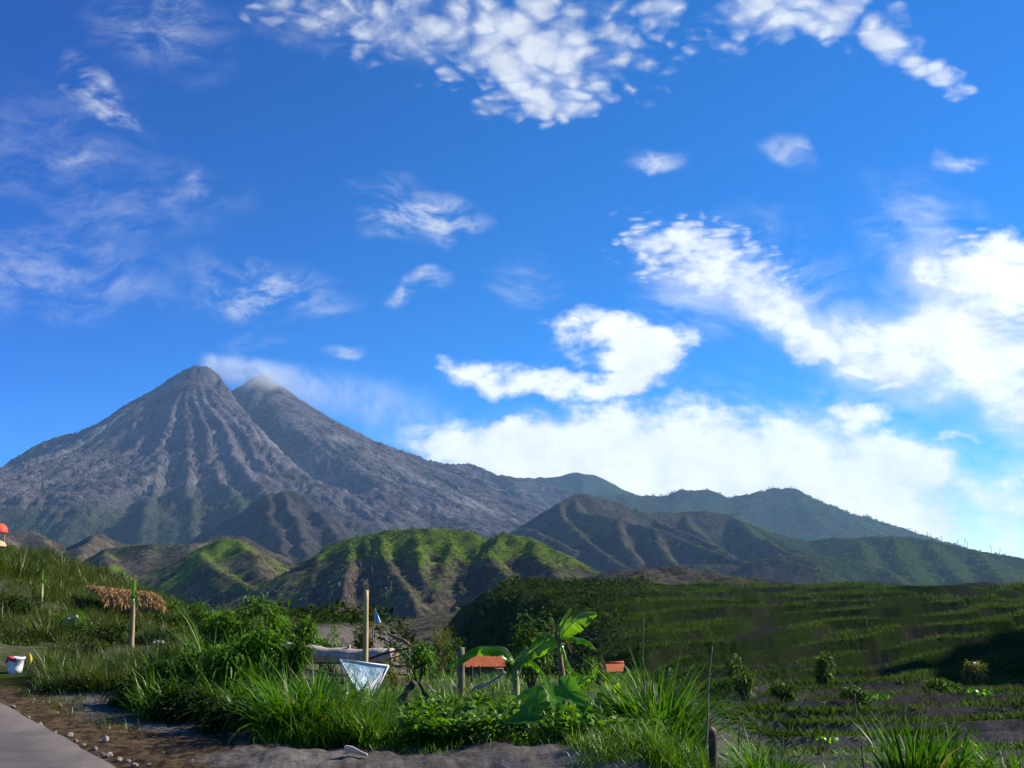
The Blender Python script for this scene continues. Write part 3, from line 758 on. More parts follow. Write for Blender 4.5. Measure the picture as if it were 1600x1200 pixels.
def near_ground():
    ang = np.radians(np.concatenate([np.linspace(-180, -62, 40)[:-1], np.linspace(-62, -36, 50)[:-1], np.linspace(-36, 36, 560), np.linspace(36, 62, 50)[1:], np.linspace(62, 180, 40)[1:]]))
    rad = np.concatenate([[0.2, 1.5, 3], np.geomspace(4, 420, 420)])
    A, Q = np.meshgrid(ang, rad)
    X = Q * np.sin(A); Y = Q * np.cos(A)
    Z = ground(X, Y)
    rs = road_side(X, Y)
    green = 0.75 * sm(18, 45, Y) + 0.35 * fbm(X / 9, Y / 9, 77, 4) + 0.55 * sm(-3, -6, X) * sm(10.5, 13, Y) - 0.25 * sm(2, 4, X) * sm(40, 15, Y)
    s_ = Y - (0.3 + 0.55 * sm(24, 60, Y)) * X + 1.6 * fbm(X / 14, Y / 14, 8, 3) * sm(8, 30, Y) * (0.4 + Y / 60)
    ph_ = np.log(np.maximum(s_, 3.0)) * 6.0 + 0.8 * fbm(X / 24, Y / 24, 12, 3); fr_ = ph_ - np.floor(ph_)
    green = np.where((X > 2) & (Y > 14), 0.45 * sm(30, 60, Y) + 0.06 * sm(48, 75, Y) + 0.65 * np.exp(-((fr_ - 0.28) / 0.2) ** 2) * sm(12, 30, Y) + 0.5 * fbm(X / 12, Y / 8, 77, 4) - 0.15, green)
    green = green + 0.5 * sm(2, -2, X) * sm(30, 60, Y) * sm(-60, -20, X)
    dry = 0.75 * sm(1.1, 0.3, rs) * sm(-1.5, -2.2, X) + 0.0 * X + (0.3 * fbm(X / 2, Y / 2, 83, 3)) * sm(14, 9, Y) + 0.55 * sm(7.75, 8.1, Y) * sm(10, 8.6, Y)
    o = mk('ground', np.stack([X.ravel(), Y.ravel(), Z.ravel()], 1), grid_faces(*X.shape), M_soil, attrs={'green': green.ravel(), 'dry': dry.ravel(), 'moist_and_shade': (sm(12, 26, Y) * sm(0, 3, X + 2) * (0.62 + 0.3 * sm(40, 60, Y)) + 0.5 * sm(20, 40, Y) * sm(0, -3, X + 2) + 0.85 * sm(1.3, 2.0, rs) * sm(-1.2, -2.4, X) * sm(13, 11, Y) * sm(7.6, 8.4, Y)).clip(0, 1).ravel()})  # verge term paints the thicket's shade into the colour; other terms are dark soil
    tag(o, 'dark volcanic soil with ash mound, terraces and a ravine', 'ground', kind='structure')
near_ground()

def road():
    m, nt, out = new_mat('worn_asphalt')
    p = nt.pos()
    n1 = nt.noise(p, 1.3, 5, 0.6); n2 = nt.noise(p, 45.0, 4, 0.7)
    c = nt.mix(nt.ramp01(n1, 0.35, 0.65), (0.058, 0.049, 0.046), (0.100, 0.084, 0.078))
    c = nt.mix(nt.ramp01(n2, 0.55, 0.75), c, (0.15, 0.128, 0.118))
    b = nt.n.new('ShaderNodeBsdfPrincipled'); nt.put(b.inputs['Base Color'], c); b.inputs['Roughness'].default_value = 0.8
    bn = nt.node('ShaderNodeBump', Strength=0.5, Distance=0.01, Height=n2); nt.put(b.inputs['Normal'], bn.outputs[0])
    nt.l.new(b.outputs[0], out.inputs[0])
    t = np.linspace(-14, 45, 300)
    V = []
    nrm = np.array([ROAD_D[1], -ROAD_D[0]])
    wob = 0.05 * fbm(t / 1.1, t * 0, 5, 3) + 0.035 * fbm(t / 0.25, t * 0 + 4, 6, 3)
    for k, off in enumerate([-4.2, -3.0, -1.5, -0.4, 0.0, 0.012]):
        q = ROAD_A[:2][None, :] + t[:, None] * ROAD_D[None, :] + (off + (wob if k >= 4 else 0) * np.ones_like(t))[:, None] * nrm
        z = np.full(len(t), -1.595 + 0.012 * (1 - abs(off + 2.1) / 2.1) - (0.035 if k == 5 else 0))
        V.append(np.column_stack([q, z]))
    V = np.concatenate(V)
    n = len(t); Fc = grid_faces(6, n)[:, ::-1]
    o = mk('road', V, Fc, m)
    tag(o, 'narrow worn grey asphalt road with a crumbling edge', 'road', kind='structure')
road()

# ------------------------------------------------------------------ leaves and blades (vectorised)
def blades(P, az, L, W, lean, curl, seg=4, twist=None, rnd=None, prof='grass'):
    """curved tapering ribbons rising from P; returns vertices, faces, random attribute"""
    n = len(P)
    t = np.linspace(0, 1, seg + 1)
    phi = lean[:, None] + curl[:, None] * t[None, :] ** 1.5
    ds = L[:, None] / seg
    hx = np.concatenate([np.zeros((n, 1)), np.cumsum(np.sin(phi[:, 1:]) * ds, 1)], 1)
    hz = np.concatenate([np.zeros((n, 1)), np.cumsum(np.cos(phi[:, 1:]) * ds, 1)], 1)
    ca, sa = np.cos(az)[:, None], np.sin(az)[:, None]
    C = np.stack([P[:, 0:1] + hx * ca, P[:, 1:2] + hx * sa, P[:, 2:3] + hz], 2)
    if twist is None: twist = rng.uniform(-0.9, 0.9, n)
    sa2 = az + math.pi / 2 + twist
    S = np.stack([np.cos(sa2), np.sin(sa2), 0.0 * az], 1)[:, None, :]
    w = {'grass': (0.55 + 0.45 * np.sin(math.pi * np.minimum(t * 1.4, 1) * 0.9)) * (1 - t ** 3) + 0.02,
         'leaf': np.sin(math.pi * np.clip(t, 0.02, 0.985)) ** 0.75}[prof]
    Wd = W[:, None, None] * w[None, :, None] * 0.5
    V = np.concatenate([(C - S * Wd)[:, :, None, :], (C + S * Wd)[:, :, None, :]], 2).reshape(-1, 3)
    k = 2 * (seg + 1)
    i = (np.arange(n) * k)[:, None] + (2 * np.arange(seg))[None, :]
    i = i.ravel()
    Fc = np.stack([i, i + 1, i + 3, i + 2], 1)
    r = rng.uniform(0, 1, n) if rnd is None else rnd
    return V, Fc, np.repeat(r, k)

def leaves(P, D, L, W, droop=0.35, rnd=None, fold=0.25):
    """folded pointed leaves: base P, direction D (unit), 6 vertices each"""
    n = len(P)
    up = np.array([0, 0, 1.0])
    S = np.cross(D, up); S /= np.linalg.norm(S, axis=1)[:, None] + 1e-6
    N = np.cross(S, D)
    rot = rng.uniform(-0.8, 0.8, n)[:, None]
    S, N = S * np.cos(rot) + N * np.sin(rot), N * np.cos(rot) - S * np.sin(rot)
    L = L[:, None]; W = W[:, None]
    mid = P + D * L * 0.45 + N * 0 * L; mid[:, 2] -= droop * L[:, 0] * 0.08
    tip = P + D * L; tip[:, 2] -= droop * L[:, 0]
    l = mid - S * W * 0.5 + N * W * fold; r_ = mid + S * W * 0.5 + N * W * fold
    V = np.stack([P, l, mid, r_, tip], 1).reshape(-1, 3)
    b = np.arange(n) * 5
    Fc = np.concatenate([np.stack([b, b + 2, b + 4, b + 1], 1), np.stack([b, b + 3, b + 4, b + 2], 1)])
    r = rng.uniform(0, 1, n) if rnd is None else rnd
    return V, Fc, np.repeat(r, 5)

def join(parts):
    V, Fc, A = [], [], []; n = 0
    for v, f, a in parts:
        V.append(v); Fc.append(f + n); A.append(a); n += len(v)
    return np.concatenate(V), np.concatenate(Fc), np.concatenate(A)

def at_px(px, D):
    """ground point D metres ahead under photo column px"""
    px = np.asarray(px, float); D = np.asarray(D, float)
    # column px of a level-ish ray (the small pitch term is folded in)
    X = (px - 800.0) / F * D * (CT + ST * 0.12)
    return X, D

def gz(x, y):
    return float(ground(np.array([x]), np.array([y]))[0])

_DG = np.geomspace(4.5, 400, 1600)
def hit(px, py):
    """where the line of sight through a photo point meets the ground"""
    q = pt(px, py, 1.0)
    z = q[2] * _DG; g = ground(q[0] * _DG, _DG)
    i = int(np.argmax(z <= g)) if (z <= g).any() else len(_DG) - 1
    D = _DG[i]
    return np.array([q[0] * D, D, g[i]]), D
# ------------------------------------------------------------------ plant materials
M_grass = leaf_mat('grass_blade', (0.014, 0.052, 0.003), (0.115, 0.270, 0.010), 0.42, dead=(0.20, 0.16, 0.07), deadp=0.05)
M_meadow = leaf_mat('meadow_blade', (0.016, 0.034, 0.004), (0.100, 0.155, 0.013), 0.38, dead=(0.19, 0.13, 0.05), deadp=0.12)
M_cane = leaf_mat('cane_blade', (0.018, 0.070, 0.004), (0.090, 0.245, 0.010), 0.36, rough=0.5, spec=0.18, dead=(0.24, 0.18, 0.10), deadp=0.03)
M_weed = leaf_mat('weed_leaf', (0.018, 0.070, 0.004), (0.115, 0.265, 0.012), 0.48, rough=0.45, spec=0.28)
M_shrub = leaf_mat('shrub_leaf', (0.012, 0.042, 0.004), (0.080, 0.175, 0.010), 0.38, rough=0.55, spec=0.2)
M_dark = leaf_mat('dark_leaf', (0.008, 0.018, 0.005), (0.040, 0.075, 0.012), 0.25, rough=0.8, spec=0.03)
M_fuzzy = leaf_mat('feathery_leaf', (0.09, 0.11, 0.02), (0.20, 0.22, 0.04), 0.40)
M_terr = leaf_mat('terrace_grass', (0.012, 0.032, 0.004), (0.064, 0.125, 0.009), 0.32, rough=0.7, spec=0.08, dead=(0.12, 0.10, 0.05), deadp=0.05)
M_squash = leaf_mat('squash_leaf', (0.09, 0.20, 0.012), (0.16, 0.30, 0.015), 0.55, rough=0.5)
M_banana = leaf_mat('banana_leaf', (0.075, 0.210, 0.010), (0.15, 0.32, 0.016), 0.58, rough=0.30, spec=0.6)
M_taro = leaf_mat('taro_leaf', (0.055, 0.190, 0.008), (0.085, 0.245, 0.012), 0.62, rough=0.35, spec=0.5)
M_brownleaf = leaf_mat('withered_leaf', (0.12, 0.055, 0.022), (0.26, 0.14, 0.06), 0.35)
M_wood = simple_mat('weathered_wood', (0.10, 0.078, 0.055), (0.24, 0.19, 0.13), 30, 0.85, 0.5, 60, stretch=(1, 1, 0.15))
M_darkwood = simple_mat('dark_wood', (0.030, 0.024, 0.018), (0.09, 0.070, 0.050), 26, 0.9, 0.6, 50, stretch=(1, 1, 0.2))
M_palewood = simple_mat('pale_bare_wood', (0.20, 0.18, 0.15), (0.36, 0.33, 0.28), 20, 0.8, 0.3)
M_bamboo = simple_mat('bamboo_pole', (0.36, 0.235, 0.095), (0.52, 0.37, 0.17), 22, 0.55, 0.3, 40, stretch=(1, 1, 0.12))
M_bark = simple_mat('grey_palm_bark', (0.32, 0.26, 0.205), (0.54, 0.45, 0.37), 16, 0.9, 0.7, 30)
M_cut = simple_mat('cut_wood_end', (0.22, 0.14, 0.08), (0.35, 0.24, 0.14), 40, 0.9)
M_stem = simple_mat('banana_stem', (0.13, 0.15, 0.05), (0.42, 0.44, 0.20), 12, 0.5, 0.2, 30, stretch=(1, 1, 0.2))
M_brownstem = simple_mat('brown_banana_stem', (0.085, 0.045, 0.022), (0.28, 0.17, 0.085), 26, 0.7, 0.4, 40, stretch=(1, 1, 0.2))
M_petiole = simple_mat('green_stalk', (0.05, 0.11, 0.02), (0.12, 0.20, 0.05), 20, 0.4)

def stuff(name, parts, mat, label, cat):
    v, f, a = join(parts)
    o = mk(name, v, f, mat, attrs={'rnd': a}, loc=v.mean(0) * 0)
    return tag(o, label, cat, kind='stuff')

def tufts(px0, px1, D0, D1, n, per, L, W, lean=(0.05, 0.55), curl=(0.3, 1.5), spread=0.06, mask=None, seg=4, dens=None, lump=None):
    """n tufts on the ground between two photo columns and two distances"""
    g = rng
    px = g.uniform(px0, px1, n); D = np.exp(g.uniform(math.log(D0), math.log(D1), n))
    x, y = at_px(px, D)
    keep = road_side(x, y) > 0.35
    if mask is not None: keep &= mask(px, D, x, y)
    x, y = x[keep], y[keep]
    if lump is not None:
        hs_ = np.clip(0.75 + 1.1 * fbm(x / lump, y / lump, 91, 3), 0.3, 1.6)
    else: hs_ = np.ones(len(x))
    hs_ = hs_ * g.uniform(0.75, 1.2, len(x))
    m = len(x)
    X = np.repeat(x, per) + g.normal(0, spread, m * per); Y = np.repeat(y, per) + g.normal(0, spread, m * per)
    Z = ground(X, Y) - 0.015
    k = m * per
    H = np.repeat(hs_, per)
    rr = np.clip(np.repeat(g.uniform(0, 1, m), per) * 0.5 + g.uniform(0, 0.5, k), 0, 1)
    return blades(np.stack([X, Y, Z], 1), g.uniform(0, 2 * math.pi, k), L * H * g.uniform(0.6, 1.15, k), W * g.uniform(0.7, 1.25, k) * np.sqrt(H), g.uniform(*lean, k), g.uniform(*curl, k), seg, rnd=rr)

def clump(c, n, L, W, rad, lean=(0.05, 0.7), curl=(0.3, 1.6), seg=6, bias=None):
    g = rng
    a = g.uniform(0, 2 * math.pi, n); q = rad * np.sqrt(g.uniform(0, 1, n))
    X = c[0] + q * np.cos(a); Y = c[1] + q * np.sin(a)
    Z = ground(X, Y) - 0.02
    az = a + g.normal(0, 0.6, n)
    ln = g.uniform(*lean, n) * (0.4 + 0.8 * q / rad)
    return blades(np.stack([X, Y, Z], 1), az, L * g.uniform(0.5, 1.12, n), W * g.uniform(0.6, 1.3, n), ln, g.uniform(*curl, n), seg)

def crown(c, rx, ry, rz, n, L, W, lumps=9, droop=0.35, seed=0, gap=0.75):
    """leaves in sprays through the crown's volume"""
    g = np.random.default_rng(seed)
    lc = g.normal(0, 1, (lumps, 3)); lc /= np.linalg.norm(lc, axis=1)[:, None]
    lc *= (g.uniform(0.25, 0.85, lumps))[:, None]
    which = g.integers(0, lumps, n)
    q = g.normal(0, 1, (n, 3)); q /= np.linalg.norm(q, axis=1)[:, None]
    q *= (g.uniform(0.15, 1, n) ** 0.6 * g.uniform(0.3, 0.5, n))[:, None] * gap * 1.2
    P = lc[which] + q
    D = P + g.normal(0, 0.5, (n, 3)); D[:, 2] -= 0.1; D /= np.linalg.norm(D, axis=1)[:, None]
    P = np.asarray(c) + P * np.array([rx, ry, rz])
    return leaves(P, D, L * g.uniform(0.6, 1.25, n), W * g.uniform(0.7, 1.2, n), droop)

# ------------------------------------------------------------------ grass and ground cover
stuff('grass', [
    tufts(-160, 470, 12.5, 32, 5600, 18, 0.50, 0.012, lump=1.8, mask=lambda p, D, x, y: (p > -400) & ~((p > 85) & (p < 330) & (D > 14.5) & (D < 18.5)) & ~((p < 100) & (D < 17.5))),
    tufts(100, 330, 11.8, 15.5, 900, 18, 0.42, 0.009, lump=1.0)],
    M_meadow, 'olive and yellow-green meadow grass over the left bank', 'grass')
stuff('grass', [tufts(70, 330, 9.3, 12.2, 260, 9, 0.13, 0.007, lump=0.7)], M_meadow, 'sparse short weeds on the dark verge beside the road', 'grass')
stuff('grass', [
    tufts(255, 610, 8.5, 12.5, 700, 18, 0.60, 0.016, lump=0.7, lean=(0.05, 0.75), mask=lambda p, D, x, y: ((p < 525) | (D > 9.6)) & ((p > 445) | (D > 9.9)) & ~((p > 440) & (D > 11.2))),
    tufts(330, 450, 10.5, 14.5, 300, 16, 0.80, 0.018, lump=0.6),
    tufts(440, 600, 8.25, 8.8, 200, 14, 0.42, 0.011, lump=0.6)],
    M_grass, 'bright green tall grass thicket in front of the fallen log', 'grass')
stuff('grass', [
    tufts(900, 1085, 7.35, 9.4, 420, 16, 0.30, 0.008, lump=0.5), tufts(600, 760, 8.2, 10.5, 150, 12, 0.24, 0.009),
    tufts(600, 1000, 8.0, 8.35, 110, 9, 0.13, 0.006), tufts(1120, 1640, 9.0, 16, 700, 11, 0.22, 0.010, lump=1.2, mask=lambda p, D, x, y: rng.uniform(0, 1, len(p)) < 0.75),
    tufts(600, 1000, 9.5, 17, 600, 12, 0.30, 0.012, lump=1.2)],
    M_grass, 'short green grass and weeds along the edge of the ash mound', 'grass')

def terrace_grass():
    g = rng
    n = 30000
    px = g.uniform(960, 1720, n); D = np.exp(g.uniform(math.log(15), math.log(240), n))
    x, y = at_px(px, D)
    s = y - (0.3 + 0.55 * sm(24, 60, y)) * x + 1.6 * fbm(x / 14, y / 14, 8, 3) * sm(8, 30, y) * (0.4 + y / 60)
    ph = np.log(np.maximum(s, 3.0)) * 6.0 + 0.8 * fbm(x / 24, y / 24, 12, 3)
    fr = ph - np.floor(ph)
    pr = 0.14 + 0.85 * np.exp(-((fr - 0.20) / 0.13) ** 2) + 0.5 * (fbm(x / 9, y / 5, 55, 3) > 0.12)
    pr += 0.14 * (y > 55)
    pr *= sm(-0.25, 0.2, fbm(x / (2 + y * 0.09), y / (1 + y * 0.06), 57, 3))
    pr *= np.where(y > 75, 1.1, 1.25)
    k = g.uniform(0, 1, n) < pr
    x, y = x[k], y[k]; m = len(x); per = 12
    sc_ = 0.15 + 0.0056 * y
    X = np.repeat(x, per) + g.normal(0, 1, m * per) * np.repeat(sc_, per) * 1.1; Y = np.repeat(y, per) + g.normal(0, 1, m * per) * np.repeat(sc_, per) * 0.3
    Z = ground(X, Y) - 0.03
    h = np.repeat(sc_ * g.uniform(0.5, 1.1, m), per)
    r = np.clip(np.repeat(g.uniform(0, 1, m), per) * 0.6 + g.uniform(0, 0.4, m * per), 0, 1)
    return blades(np.stack([X, Y, Z], 1), g.uniform(0, 6.283, m * per), h * g.uniform(0.6, 1.1, m * per), 0.012 + h * 0.085, g.uniform(0.05, 0.7, m * per), g.uniform(0.2, 1.2, m * per), 3, rnd=r)
stuff('grass', [terrace_grass()], M_terr, 'dark green grass along the edges of the terraced fields', 'grass')

def ravine_scrub():
    g = rng
    n = 7600
    px = g.uniform(420, 1020, n); D = g.uniform(24, 230, n)
    x, y = at_px(px, D)
    k = g.uniform(0, 1, n) < 0.85 * sm(1030, 900, px)
    x, y = x[k], y[k]; m = len(x); per = 9
    sc_ = 0.35 + 0.010 * y
    X = np.repeat(x, per) + g.normal(0, 1, m * per) * np.repeat(sc_, per) * 0.5; Y = np.repeat(y, per) + g.normal(0, 1, m * per) * np.repeat(sc_, per) * 0.4
    h = np.repeat(sc_ * g.uniform(0.5, 1.2, m), per)
    P = np.stack([X, Y, ground(X, Y) + h * g.uniform(0, 0.6, m * per)], 1)
    Dv = g.normal(0, 1, (m * per, 3)); Dv[:, 2] = np.abs(Dv[:, 2]) * 0.8; Dv /= np.linalg.norm(Dv, axis=1)[:, None]
    return leaves(P, Dv, h * 0.6, h * 0.2, 0.3)
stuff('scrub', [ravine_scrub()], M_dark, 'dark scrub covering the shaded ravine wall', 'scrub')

def hill_scrub(label, n, size, prob, mat, lab, seed):
    g = np.random.default_rng(seed)
    x0, y0, cell, Z, vg = HILLS[label]
    nr, nc = Z.shape
    ix = g.uniform(1, nc - 2, n); iy = g.uniform(1, nr - 2, n)
    i, j = iy.astype(int), ix.astype(int)
    z = Z[i, j]
    k = (z > -36) & (g.uniform(0, 1, n) < prob * (0.25 + np.clip(vg[i, j], 0, 1)))
    x, y, z = x0 + j[k] * cell + g.uniform(0, cell, k.sum()) * 0, y0 + i[k] * cell, z[k]
    m = len(x); per = 7
    h = size * g.uniform(0.4, 1.3, m)
    P = np.stack([np.repeat(x, per) + g.normal(0, 0.45, m * per) * np.repeat(h, per), np.repeat(y, per) + g.normal(0, 0.45, m * per) * np.repeat(h, per), np.repeat(z, per) + np.repeat(h, per) * g.uniform(-0.1, 0.5, m * per)], 1)
    Dv = g.normal(0, 1, (m * per, 3)); Dv[:, 2] = np.abs(Dv[:, 2]); Dv /= np.linalg.norm(Dv, axis=1)[:, None]
    r = np.clip(np.repeat(g.uniform(0, 1, m), per) * 0.7 + g.uniform(0, 0.3, m * per), 0, 1)
    stuff('scrub', [leaves(P, Dv, np.repeat(h, per) * 0.9, np.repeat(h, per) * 0.5, 0.2, rnd=r)], mat, lab, 'scrub')
M_hscrub = leaf_mat('hill_bush_leaf', (0.022, 0.046, 0.008), (0.105, 0.165, 0.018), 0.28, rough=0.8, spec=0.05, dead=(0.13, 0.11, 0.08), deadp=0.10)
hill_scrub('rounded green hill with dark eroded gullies behind the wooden stake', 15000, 1.9, 0.7, M_hscrub, 'low green bushes scattered over the rounded central hill', 101)
hill_scrub('green pyramid-shaped hills with dark left faces behind the thatched roof', 9000, 1.9, 0.6, M_hscrub, 'low bushes scattered over the pyramid-shaped left hills', 102)
hill_scrub('low brown stony hummock between the terraces and the dark ridge', 7000, 1.6, 0.4, M_hscrub, 'sparse brown-green scrub on the stony hummock', 103)
hill_scrub('dark ridge of sharp ash spurs with a long green right end', 14000, 6.0, 0.5, M_hscrub, 'bushes dotted over the dark spurred ridge', 104)
hill_scrub('wooded blue-green far hill with a domed top and a long right slope', 12000, 10.0, 0.8, M_hscrub, 'trees covering the domed far hill', 105)

# broad-leaved weeds in front of the banana plants
def weeds(px0, px1, D0, D1, n, h, L, W, per=9):
    g = rng
    px = g.uniform(px0, px1, n); D = g.uniform(D0, D1, n)
    x, y = at_px(px, D); z = ground(x, y)
    hh = h * np.clip(0.8 + 0.9 * fbm(x / 0.5, y / 0.5, 19, 3), 0.3, 1.5)
    P = np.stack([np.repeat(x, per) + g.normal(0, 0.05, n * per), np.repeat(y, per) + g.normal(0, 0.05, n * per), np.repeat(z, per) + np.repeat(hh, per) * g.uniform(0.1, 1.0, n * per)], 1)
    Dv = g.normal(0, 1, (n * per, 3)); Dv[:, 2] = 0.35 * Dv[:, 2] + 0.25; Dv /= np.linalg.norm(Dv, axis=1)[:, None]
    return leaves(P, Dv, L * g.uniform(0.5, 1.3, n * per), W * g.uniform(0.6, 1.2, n * per), 0.3)
stuff('weeds', [weeds(640, 870, 8.25, 10.2, 340, 0.26, 0.10, 0.052), weeds(870, 1000, 8.1, 9.6, 190, 0.26, 0.10, 0.058), weeds(655, 790, 8.2, 8.8, 160, 0.22, 0.11, 0.06)],
      M_weed, 'glossy broad-leaved weeds around the foot of the banana plants', 'weeds')
# ------------------------------------------------------------------ single things
def spl(P, n=24):
    """smooth curve through points"""
    P = np.asarray(P, float); k = len(P)
    A = np.vstack([2 * P[0] - P[1], P, 2 * P[-1] - P[-2]])
    out = []
    for t in np.linspace(0, k - 1 - 1e-6, n):
        i = int(t); f = t - i
        a, b, c, d = A[i], A[i + 1], A[i + 2], A[i + 3]
        out.append(0.5 * (2 * b + (c - a) * f + (2 * a - 5 * b + 4 * c - d) * f * f + (3 * b - a - 3 * c + d) * f ** 3))
    return np.array(out)

def torn_leaf(name, curve, width, mat, parent, droop=(25, 25), tears=5, seed=0, roll=0.0, ribmat=None, rib=0.006, wf=None, n=34, gap=1.1):
    """banana-type leaf along a curve: two half blades hanging from the midrib, torn into strips"""
    g = np.random.default_rng(seed)
    C = spl(curve, n)
    T = np.gradient(C, axis=0); T /= np.linalg.norm(T, axis=1)[:, None]
    up = np.array([0, 0, 1.0])
    S = np.cross(T, up); S /= np.linalg.norm(S, axis=1)[:, None] + 1e-6
    N = np.cross(S, T)
    cr, sr = math.cos(roll), math.sin(roll)
    S, N = S * cr + N * sr, N * cr - S * sr
    t = np.linspace(0, 1, n)
    w = width * (wf(t) if wf else np.sin(math.pi * np.clip(0.03 + 0.97 * t, 0, 0.985)) ** 0.5 * (1 - 0.25 * t))
    V, Fc, A = [], [], []
    acr = [0.0, 0.35, 0.7, 1.0]
    for sd, dr in ((-1, droop[0]), (1, droop[1])):
        cuts = [0] + sorted(g.choice(np.arange(3, n - 2), tears, replace=False).tolist()) + [n - 1] if tears else [0, n - 1]
        for a, b in zip(cuts[:-1], cuts[1:]):
            d0 = R(dr + g.uniform(-22, 30)); base = len(V)
            rr = g.uniform(0.2, 1.0)
            for i in range(a, b + 1):
                e = 0.0
                if tears and a > 0 and i == a: e = 0.5 * gap
                if tears and b < n - 1 and i == b: e = -0.5 * gap
                for q in acr:
                    dd = d0 + 0.5 * q
                    off = sd * S[i] * math.cos(dd) - N[i] * math.sin(dd)
                    wav = 0.035 * width * math.sin(i * 1.9 + sd) * q
                    V.append(C[i] + off * w[i] * q + T[i] * (e * q * np.linalg.norm(C[1] - C[0]) + 0.22 * w[i] * q) + N[i] * wav)
                    A.append(rr)
            for i in range(b - a):
                for k in range(3):
                    p = base + i * 4 + k
                    Fc.append((p, p + 1, p + 5, p + 4))
    o = mk(name, V, np.array(Fc), mat, parent, attrs={'rnd': A})
    if rib: MB().tube(C, np.linspace(rib, rib * 0.3, n), 6).build('midrib', ribmat or M_petiole, o)
    return o

def heart_leaf(name, base, tip, width, mat, parent, cup=0.18, roll=0.0, seed=0):
    """taro / squash leaf: heart outline, veins as folds"""
    g = np.random.default_rng(seed)
    base, tip = np.asarray(base, float), np.asarray(tip, float)
    ax = tip - base; L = np.linalg.norm(ax); ax /= L
    S = np.cross(ax, [0, 0, 1.0]); S /= np.linalg.norm(S) + 1e-6
    N = np.cross(S, ax)
    S, N = S * math.cos(roll) + N * math.sin(roll), N * math.cos(roll) - S * math.sin(roll)
    rings, seg = 5, 28
    V = [base + ax * L * 0.22]; A = [0.5]
    for r_ in range(1, rings + 1):
        q = r_ / rings
        for k in range(seg):
            th = 2 * math.pi * k / seg
            # heart: notch at th = pi, point at th = 0
            rad = 0.78 * (1 - 0.55 * math.exp(-((abs(th - math.pi)) / 0.33) ** 2)) + 0.22 * math.exp(-(min(th, 2 * math.pi - th) / 0.35) ** 2) * 1.25
            rad *= 1 - 0.18 * abs(math.sin(th)) * (math.cos(th) > 0) + 0.02 * math.sin(7 * th)
            a = math.cos(th) * rad * L * 0.78; b = math.sin(th) * rad * width * 0.62
            vein = 0.045 * width * abs(math.sin(4.5 * th)) * q
            z = cup * width * (q ** 2) * (abs(math.sin(th)) * 0.9 - 0.5 * (math.cos(th) > 0) * math.cos(th) ** 2) + vein
            V.append(base + ax * (L * 0.22 + a * q) + S * b * q + N * z); A.append(0.5 + 0.3 * g.uniform(-1, 1))
    Fc = [(0, 1 + k, 1 + (k + 1) % seg) for k in range(seg)]
    for r_ in range(rings - 1):
        for k in range(seg):
            k2 = (k + 1) % seg
            Fc.append((1 + r_ * seg + k, 1 + (r_ + 1) * seg + k, 1 + (r_ + 1) * seg + k2, 1 + r_ * seg + k2))
    return mk(name, V, Fc, mat, parent, attrs={'rnd': A})

def strap_part(name, parent, args, mat):
    v, f, a = args
    return mk(name, v, f, mat, parent, attrs={'rnd': a})

# ---- wooden stake, white board, fallen log
def stake():
    b, D = hit(568, 1112)
    D = 11.2
    lo, hi = pt(567.5, 1092, D), pt(572, 922, D)
    lo[2] = gz(lo[0], lo[1]) - 0.1
    o = MB().tube(spl([lo, lo * 0.5 + hi * 0.5 + [0.012, 0, 0], hi], 14), np.linspace(0.040, 0.030, 14), 7, 0.06, 3).build('stake', M_bamboo, loc=lo, smooth=True)
    tag(o, 'tall bare yellow-brown wooden stake standing behind the white board', 'stake')
stake()

def board():
    D = 10.3
    c = [pt(531, 1031, D), pt(607, 1041, D + 0.22), pt(585, 1086, D + 0.02), pt(568, 1100, D - 0.2)]
    root = thing('signboard', [*(pt(575, 1090, D)[:2]), gz(*pt(575, 1090, D)[:2])], 'white tapered board with pale blue panel leaning in the tall grass by the stake', 'board')
    c = [np.array(q) for q in c]
    n = np.cross(c[1] - c[0], c[3] - c[0]); n /= np.linalg.norm(n)
    if n[1] > 0: n = -n
    def quad(name, pts, th, off, mat):
        v = [p + n * off for p in pts] + [p + n * (off - th) for p in pts]
        f = [(0, 1, 2, 3), (7, 6, 5, 4), (0, 4, 5, 1), (1, 5, 6, 2), (2, 6, 7, 3), (3, 7, 4, 0)]
        return mk(name, v, f, mat, root, smooth=False)
    mw = simple_mat('white_sheet', (0.52, 0.54, 0.56), (0.62, 0.63, 0.64), 8, 0.4, 0.15, 12)
    mb = simple_mat('pale_blue_sheet', (0.12, 0.23, 0.31), (0.30, 0.42, 0.50), 14, 0.35, 0.6, 18)
    quad('board_back', c, 0.02, 0.0, mw)
    m = sum(c) / 4
    inn = [m + (q - m) * k for q, k in zip(c, (0.86, 0.76, 0.86, 0.9))]
    ins = [q + (-(c[1] - c[0]) / np.linalg.norm(c[1] - c[0])) * 0.02 for q in inn]
    # creased plastic panel
    G = 14; V = []
    for i in range(G):
        for j in range(G):
            a, b_ = i / (G - 1), j / (G - 1)
            q = (ins[0] * (1 - b_) + ins[1] * b_) * (1 - a) + (ins[3] * (1 - b_) + ins[2] * b_) * a
            V.append(q + n * (0.012 + 0.012 * float(fbm(np.array([a * 5 + 0.8 * b_]), np.array([b_ * 4.0]), 4, 3)[0])))
    mk('panel', V, grid_faces(G, G), mb, root)
    rim = MB()
    for a, b_ in ((0, 1), (1, 2), (3, 0)):
        rim.tube([c[a] + n * 0.008, c[b_] + n * 0.008], 0.010, 6)
    rim.build('rim', mw, root)
board()

